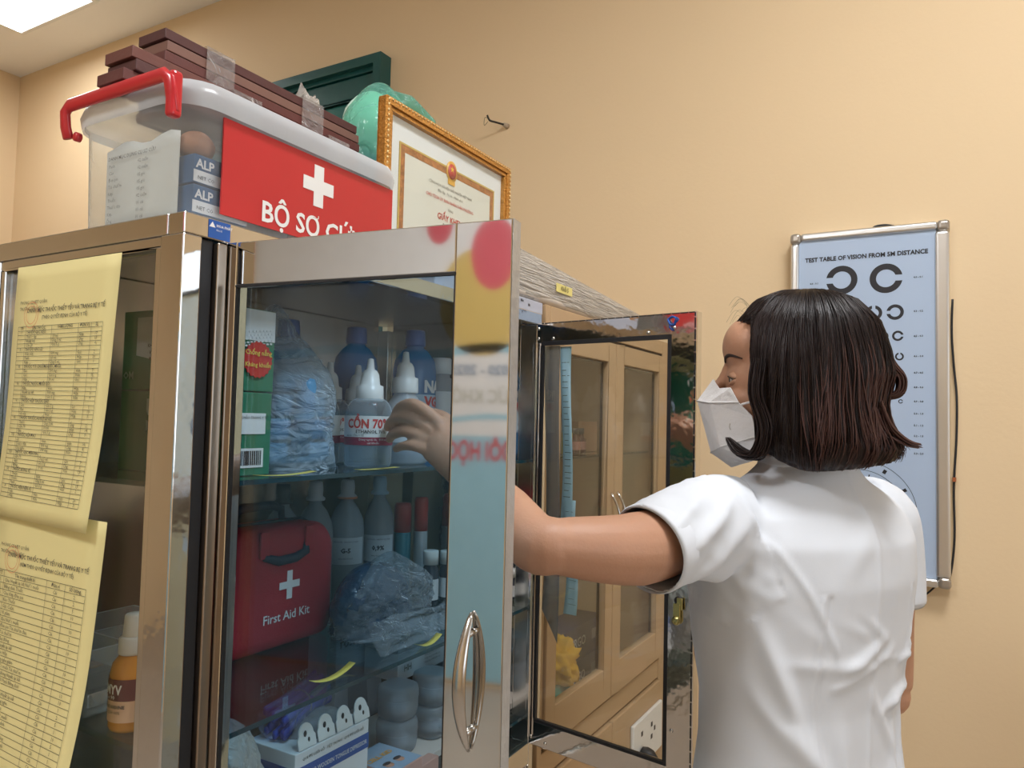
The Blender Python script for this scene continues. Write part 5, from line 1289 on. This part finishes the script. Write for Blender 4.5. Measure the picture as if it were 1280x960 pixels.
for s in (1, -1):
    el.tube(smooth_path([H(.066, s * .064, -.053), H(.040, s * .073, -.045), H(.010, s * .083, -.030), H(-.012, s * .085, -.012)]), .0017, 6)
    el.tube(smooth_path([H(.044, s * .069, -.093), H(.020, s * .076, -.088), H(-.005, s * .083, -.075), H(-.020, s * .085, -.05)]), .0017, 6)
    el.tube([mpt(s, 'A') + HF * .001, mpt(s, 'A1') + HL * s * .002 + HF * .001, mpt(s, 'S1') + HL * s * .002], .0011, 5)
    el.tube([mpt(s, 'B') + HF * .001, mpt(s, 'B1') + HL * s * .002, mpt(s, 'S2') + HL * s * .002], .0011, 5)
obj('ear_loop', el, MK, mo)
el = MB()
for a0, cx in ((2.2, .092), (-.9, .078)):
    el.tube([H(cx + .005 * math.cos(a0 + k * .22), .0505 - (cx - .078) * .55, -.082 + .006 * math.sin(a0 + k * .22)) for k in range(8)], .0006, 4)
obj('embossed_mark', el, mat('mask_mark', (.55, .54, .52), .8), mo)

# ---- blouse
SHIRT = mat('white_cotton_shirt', (.70, .74, .80), .8, var=.015, scale=6, bump=.04, bscale=700)
sb = MB()
ering(sb, [(.80, 0, .168, .124), (.90, 0, .160, .118), (1.0, .0, .147, .110), (1.06, 0, .145, .110), (1.14, 0, .156, .119), (1.22, -.004, .165, .123), (1.27, -.008, .166, .116), (1.305, -.010, .156, .100), (1.330, -.012, .126, .082), (1.350, -.014, .088, .070), (1.364, -.016, .068, .064), (1.376, -.018, .062, .060)], 56, T, 2.2)
SE = Vector((.850, .300, 1.270))       # sleeve end near the viewer
sdir = (SE - T(0, .15, 1.30)).normalized()
limb(sb, [T(-.01, .120, 1.292), T(-.004, .155, 1.292), (T(0, .15, 1.292) + SE) / 2 + FZ * .006, SE], [(.058, .060), (.064, .066), (.057, .058), (.053, .053)], 26, False)
SER = T(-.012, -.168, 1.165)
limb(sb, [T(-.01, -.120, 1.290), T(-.012, -.146, 1.282), (T(-.012, -.158, 1.278) + SER) / 2, SER], [(.056, .058), (.060, .062), (.056, .056), (.054, .052)], 24, False)
sm_, nr = evalmesh(sb, .0042, 6)
def inv(p):
    q = p - TC0; return q.dot(TF), q.dot(TL), q.z
def g_(x, w_): return math.exp(-(x / w_) ** 2)
def seg_fold(p, a, b, w_, amp):
    ab = b - a; t = max(0, min(1, (p - a).dot(ab) / ab.length_squared)); d = (p - (a + ab * t)).length
    return amp * g_(d, w_) * math.sin(math.pi * min(1, max(0, .08 + .84 * t)))
def TB(l, z): return T(-.116 * math.sqrt(max(.02, 1 - (l / .166) ** 2)), l, z)
folds = [(TB(.10, 1.205), TB(.02, 1.165), .007, .006), (TB(.03, 1.195), TB(-.02, 1.155), .006, .006), (TB(-.02, 1.155), TB(.05, 1.120), .008, .005), (TB(.11, 1.130), TB(.01, 1.125), .009, .005), (TB(.06, 1.10), TB(-.04, 1.14), .006, .005),
         (TB(-.09, 1.17), TB(-.13, 1.23), .007, .006), (TB(-.08, 1.13), TB(-.14, 1.20), .007, .006), (TB(-.06, 1.12), TB(-.12, 1.135), .005, .006), (TB(-.02, 1.13), TB(-.11, 1.12), .005, .005), (TB(-.02, 1.06), TB(-.10, 1.09), .008, .005),
         (TB(.14, 1.18), TB(.09, 1.02), .012, .008), (TB(.15, 1.10), TB(.06, .98), .014, .007), (TB(.05, 1.06), TB(.03, .92), .012, .005), (TB(-.05, 1.08), TB(-.055, .93), .008, .006), (TB(-.08, 1.07), TB(-.075, .95), .006, .005), (TB(.0, 1.09), TB(-.05, 1.01), .008, .004),
         (TB(.12, 1.28), TB(.13, 1.20), .010, .004), (TB(-.13, 1.28), TB(-.12, 1.17), .010, .005), (TB(.16, 1.24), TB(.08, 1.16), .010, .005), (TB(.0, 1.30), TB(.06, 1.23), .014, .003)]
s0 = T(0, .15, 1.292)
SX = sdir; SZ_ = (FZ - SX * SX.z).normalized(); SY = SZ_.cross(SX)
for (t0, a0, t1, a1, w_, am) in ((.02, .3, .13, -.9, .010, .006), (.01, .9, .12, .2, .009, .006), (.0, -.2, .08, -1.2, .010, .006), (.05, 1.2, .15, .7, .008, .004), (.02, -.8, .10, -1.5, .008, .005)):
    def sp(t, a): return s0 + SX * t + (SZ_ * math.sin(a) - SY * math.cos(a)) * .060 if SY.dot(Vector((1, 0, 0))) > 0 else s0 + SX * t + (SZ_ * math.sin(a) + SY * math.cos(a)) * .060
    folds.append((sp(t0, a0), sp(t1, a1), w_, am))
keep = []
for i, p in enumerate(sm_.v):
    f, l, z = inv(p); n = nr[i]
    k = 0
    for a, b, w_, am in folds:
        if (p - a).length < .22 or (p - b).length < .22: k += seg_fold(p, a, b, w_, am * 1.35)
    near_sleeve = (p - s0).dot(SX)
    if near_sleeve < .01 or abs((p - s0 - SX * near_sleeve).length) > .12:
        if f < .03:
            k += .0016 * g_(l - .0, .0035)                                     # centre back seam
            for c in (.085 - max(0, 1.10 - z) * .10, -.085 + max(0, 1.10 - z) * .10):
                if z < 1.215: k += .0020 * g_(l - c, .0040) - .0015 * g_(l - c + .008, .004)
        k += .0045 * noise.noise(Vector((f * 9, l * 9, z * 6 + 3)))
        k += .0010 * noise.noise(Vector((f * 26, l * 26, z * 12)))
    else:
        k += .003 * noise.noise(p * 22) + .0016 * noise.noise(p * 55)
    k += .0022 * g_(near_sleeve - .012 - .018 * (z - 1.29) / .06, .0045) * (1 if l > .06 else 0)    # armhole seam
    lim = SE - SX * .004
    sm_.v[i] = p + n * k
# open the sleeve ends
rdir = (SER - T(-.012, -.158, 1.285)).normalized()
nf, ns = [], []
for q in sm_.f:
    c = sum((sm_.v[i] for i in q), Vector()) / len(q)
    if ((c - SE).dot(SX) > -.004 and (c - SE).length < .075) or ((c - SER).dot(rdir) > -.004 and (c - SER).length < .075): continue
    nf.append(q); ns.append(True)
used = sorted({i for q in nf for i in q}); mp_ = {a: b for b, a in enumerate(used)}
s2_ = MB(); s2_.v = [sm_.v[i] for i in used]; s2_.f = [[mp_[i] for i in q] for q in nf]; s2_.sm = ns
shirt = obj('blouse', s2_, SHIRT, woman, label='white short sleeved blouse')
sd_ = shirt.modifiers.new('s', 'SOLIDIFY'); sd_.thickness = .0014; sd_.offset = -1
def cuff(E, D, ra, rb, L):
    D = D.normalized(); z_ = (FZ - D * D.z).normalized() if abs(D.z) < .9 else (TF - D * D.dot(TF)).normalized(); y_ = z_.cross(D)
    return MB().grid(lambda u, v: E + D * (-L + L * 1.02 * (v if v < .5 else 1 - v) * 2) + (y_ * math.cos(2 * math.pi * u) * (ra + (.0016 if v < .5 else -.001)) + z_ * math.sin(2 * math.pi * u) * (rb + (.0016 if v < .5 else -.001))) * (1 + .015 * math.sin(2 * math.pi * u * 3 + 1)), 48, 8)
obj('sleeve_cuff', cuff(SE, SX, .0535, .0530, .026), SHIRT, shirt)
obj('sleeve_cuff', cuff(SER, rdir, .0545, .0535, .024), SHIRT, shirt)
# collar band
cb = MB(); nn = 40
def colf(u, v):
    a = 2 * math.pi * u; r1, r2 = .070, .064
    c = T(-.016 + .006 * v, 0, 1.362 + .020 * v - .012 * math.sin(a) * 1)
    return c + TL * math.cos(a) * (r1 - .006 * v) + TF * math.sin(a) * (r2 - .004 * v) 
cb.grid(colf, nn, 4)
co_ = obj('collar', cb, SHIRT, shirt); s_ = co_.modifiers.new('s', 'SOLIDIFY'); s_.thickness = .003
# trousers and shoes
TR = mat('dark_trousers', (.02, .02, .025), .8, bump=.1)
tr_ = MB()
ering(tr_, [(.76, 0, .150, .104), (.84, 0, .145, .100), (.92, 0, .135, .095)], 40)
for s in (1, -1): limb(tr_, [T(0, s * .070, .80), T(.015, s * .084, .60), T(.005, s * .084, .44), T(-.012, s * .084, .24), T(-.012, s * .084, .075)], [.074, .078, .070, .066, .064], 22)
tm, _n = evalmesh(tr_, .007, 3)
obj('trousers', tm, TR, woman)
for s in (1, -1):
    obj('shoe', MB().tube([T(-.065, s * .080, .035), T(-.03, s * .080, .045), T(.05, s * .084, .040), (T(.12, s * .087, .030)), T(.155, s * .088, .022)], [(.026, .033), (.036, .044), (.042, .038), (.038, .028), (.020, .016)], 16, flat=FZ), RUB, woman)

# ---- hair
HM, ht, hb = nt('dark_brown_hair')
co = ht.nodes.new('ShaderNodeTexCoord'); ns_ = ht.nodes.new('ShaderNodeTexNoise'); ns_.inputs['Scale'].default_value = 14
rp = ht.nodes.new('ShaderNodeMix'); rp.data_type = 'RGBA'; rp.inputs[6].default_value = (.004, .003, .003, 1); rp.inputs[7].default_value = (.018, .008, .007, 1)
ht.links.new(co.outputs['Object'], ns_.inputs[0]); ht.links.new(ns_.outputs[0], rp.inputs[0]); ht.links.new(rp.outputs[2], hb.inputs['Base Color'])
hb.inputs['Roughness'].default_value = .36; hb.inputs['Specular IOR Level'].default_value = .32
HM2, ht2, hb2 = nt('reddish_brown_hair_ends'); hb2.inputs['Base Color'].default_value = (.050, .017, .012, 1); hb2.inputs['Roughness'].default_value = .45
backR = [(.106, .0), (.102, .03), (.090, .058), (.058, .085), (.020, .097), (-.010, .103), (-.035, .096), (-.055, .092), (-.080, .100), (-.105, .114), (-.125, .104), (-.142, .066)]
sideR = [(.106, .0), (.102, .028), (.090, .052), (.058, .075), (.020, .085), (-.010, .089), (-.035, .091), (-.055, .093), (-.080, .097), (-.105, .098), (-.125, .086), (-.142, .066)]
frontR = [(.106, .0), (.102, .035), (.090, .064), (.070, .085), (.055, .096), (.045, .099), (.035, .100), (.0, .100), (-.06, .09), (-.105, .09), (-.125, .088), (-.142, .08)]
def interp(tb, z):
    for (z1, r1), (z2, r2) in zip(tb, tb[1:]):
        if z <= z1 and z >= z2: return r1 + (r2 - r1) * (z1 - z) / (z1 - z2)
    return tb[0][1] if z > tb[0][0] else tb[-1][1]
def hairR(al, z):
    c = math.cos(al); s = abs(math.sin(al))
    A = interp(backR, z) if c < 0 else interp(frontR, z); B = interp(sideR, z)
    if A < 1e-5 or B < 1e-5: return 0
    return 1 / math.sqrt((c / A) ** 2 + (s / B) ** 2)
def zend(al):
    a = abs((al + math.pi) % (2 * math.pi) - math.pi)         # 0 front, pi back
    d = math.degrees(a)
    if d < 38: return .066 - .010 * (d / 38)
    if d < 52: t = (d - 38) / 14; t = t * t * (3 - 2 * t); return .056 * (1 - t) - .105 * t
    if d < 95: return -.105 - .031 * math.sin((d - 52) / 43 * math.pi / 2)
    return -.136 + .018 * (1 - math.cos((d - 95) / 85 * math.pi / 2))
def hp(al, v, off=0.0, zn=None):
    ze = zend(al) if zn is None else zn
    z = .106 - (.106 - ze) * (1 - math.cos(v * math.pi / 2)) ** .8 if ze > 0 else .106 + (ze - .106) * v ** 1.55
    r = hairR(al, z) 
    g = .0018 * math.sin(al * 46 + z * 30) + .0022 * noise.noise(Vector((al * 7, z * 9, 1)))
    r = r + (g + off) * min(1, v * 3)
    return H(-.012 + r * math.cos(al), r * math.sin(al), z + off * (1 - v) * .9)
shell = MB().grid(lambda u, v: hp(2 * math.pi * u, v, -.001), 180, 46)
hair = obj('hair', shell, HM, woman, label='dark brown bob with reddish curled ends')
s_ = hair.modifiers.new('s', 'SOLIDIFY'); s_.thickness = .004; s_.offset = -1
rg = random.Random(21)
def strands(n, seg=13, offr=(.0, .004), w_=(.0009, .0018), vmin=0.05, curl=0.0, longer=.0, sel=None):
    mb = MB()
    for _ in range(n):
        al = rg.uniform(0, 2 * math.pi)
        if sel and not sel(al): continue
        ze = zend(al)
        if ze > 0 and rg.random() < .3: continue
        o = rg.uniform(*offr); ww = rg.uniform(*w_); ph = rg.uniform(0, 6); v0 = rg.uniform(vmin, .35) if rg.random() < .6 else vmin
        v1 = rg.uniform(.86, 1.0) + longer; dr = rg.uniform(-.10, .10) + .10 * math.sin(al * 9); cu = rg.uniform(-.5, 1) * curl
        pts = []
        for k in range(seg + 1):
            t = k / seg; v = v0 + (v1 - v0) * t
            pts.append(hp(al + dr * t * t + .012 * math.sin(ph + t * 7), min(v, 1.0), o * math.sin(math.pi * min(1, t * .8 + .1)) + .004 * max(0, v - .55) * math.sin(v * 13 + al * 5) + cu * max(0, t - .75) ** 1.5) + FZ * (-.03 * max(0, v - 1)))
        mb.tube(pts, [ww * (1 - .75 * abs(2 * k / seg - 1) ** 3) for k in range(seg + 1)], 4, cap=False)
    return mb
obj('strands', strands(3600, 11, (.0, .0035), (.0005, .0011)), HM, hair, kind='stuff')
obj('reddish_ends', strands(900, 10, (.001, .005), (.0004, .0010), .62, .05, .03, lambda a: math.cos(a) < .5 * rg.random() - .35), HM2, hair, kind='stuff')
# front lock curling towards the mask, back curl, stray hairs
cl = MB()
for k in range(70):
    a = rg.uniform(-.011, .007); b = rg.uniform(-.006, .006); c_ = rg.uniform(-.010, .007)
    for s in (1,):
        cl.tube(smooth_path([H(.045 + a, s * (.086 + b), .0 + c_), H(.048 + a, s * (.091 + b), -.04), H(.036 + a, s * (.095 + b), -.085 + c_), H(.045 + a, s * (.094 + b), -.116 + c_ * .6), H(.066 + a, s * (.088 + b), -.115 + c_ * .5), H(.082 + a * .3, s * (.080 + b * .5), -.098 + c_ * .3)], 4), [.0009] * 19 + [.0006, .0002], 4, cap=False)
obj('front_lock', cl, HM, hair, kind='stuff')
cl = MB()
for k in range(40):
    a = rg.uniform(-.005, .005); b = rg.uniform(-.022, .022); c_ = rg.uniform(-.006, .006)
    cl.tube(smooth_path([H(-.100 + a, b, .03 + c_), H(-.112 + a, b, .0 + c_), H(-.124 + a, b, -.016 + c_ * .5), H(-.122 + a, b, -.034 + c_ * .5), H(-.108 + a, b, -.040 + c_ * .3)], 4), .0013, 4, cap=False)
for k in range(60):
    a = rg.uniform(-.004, .004); b = rg.uniform(-.05, .05); c_ = rg.uniform(-.008, .006)
    cl.tube(smooth_path([H(-.098 + a, b, -.050 + c_), H(-.110 + a, b, -.080 + c_), H(-.128 + a, b, -.096 + c_ * .5), H(-.142 + a, b * .9, -.100 + c_ * .5)], 4), [.0013] * 10 + [.0008, .0005, .0002], 4, cap=False)
obj('back_curl', cl, HM2, hair, kind='stuff')
cl = MB()
for k in range(9):
    l = rg.uniform(-.01, .055); z = rg.uniform(.060, .085); L = rg.uniform(.015, .032); u = rg.uniform(-.4, .6)
    p = H(.070 - l * .3, l, z)
    cl.tube(smooth_path([p, p + HF * L * .5 + FZ * L * .5, p + HF * L * .9 + FZ * (L * .4 * u)], 5), .00014, 3, cap=False)
obj('stray_hairs', cl, HM, hair, kind='stuff')
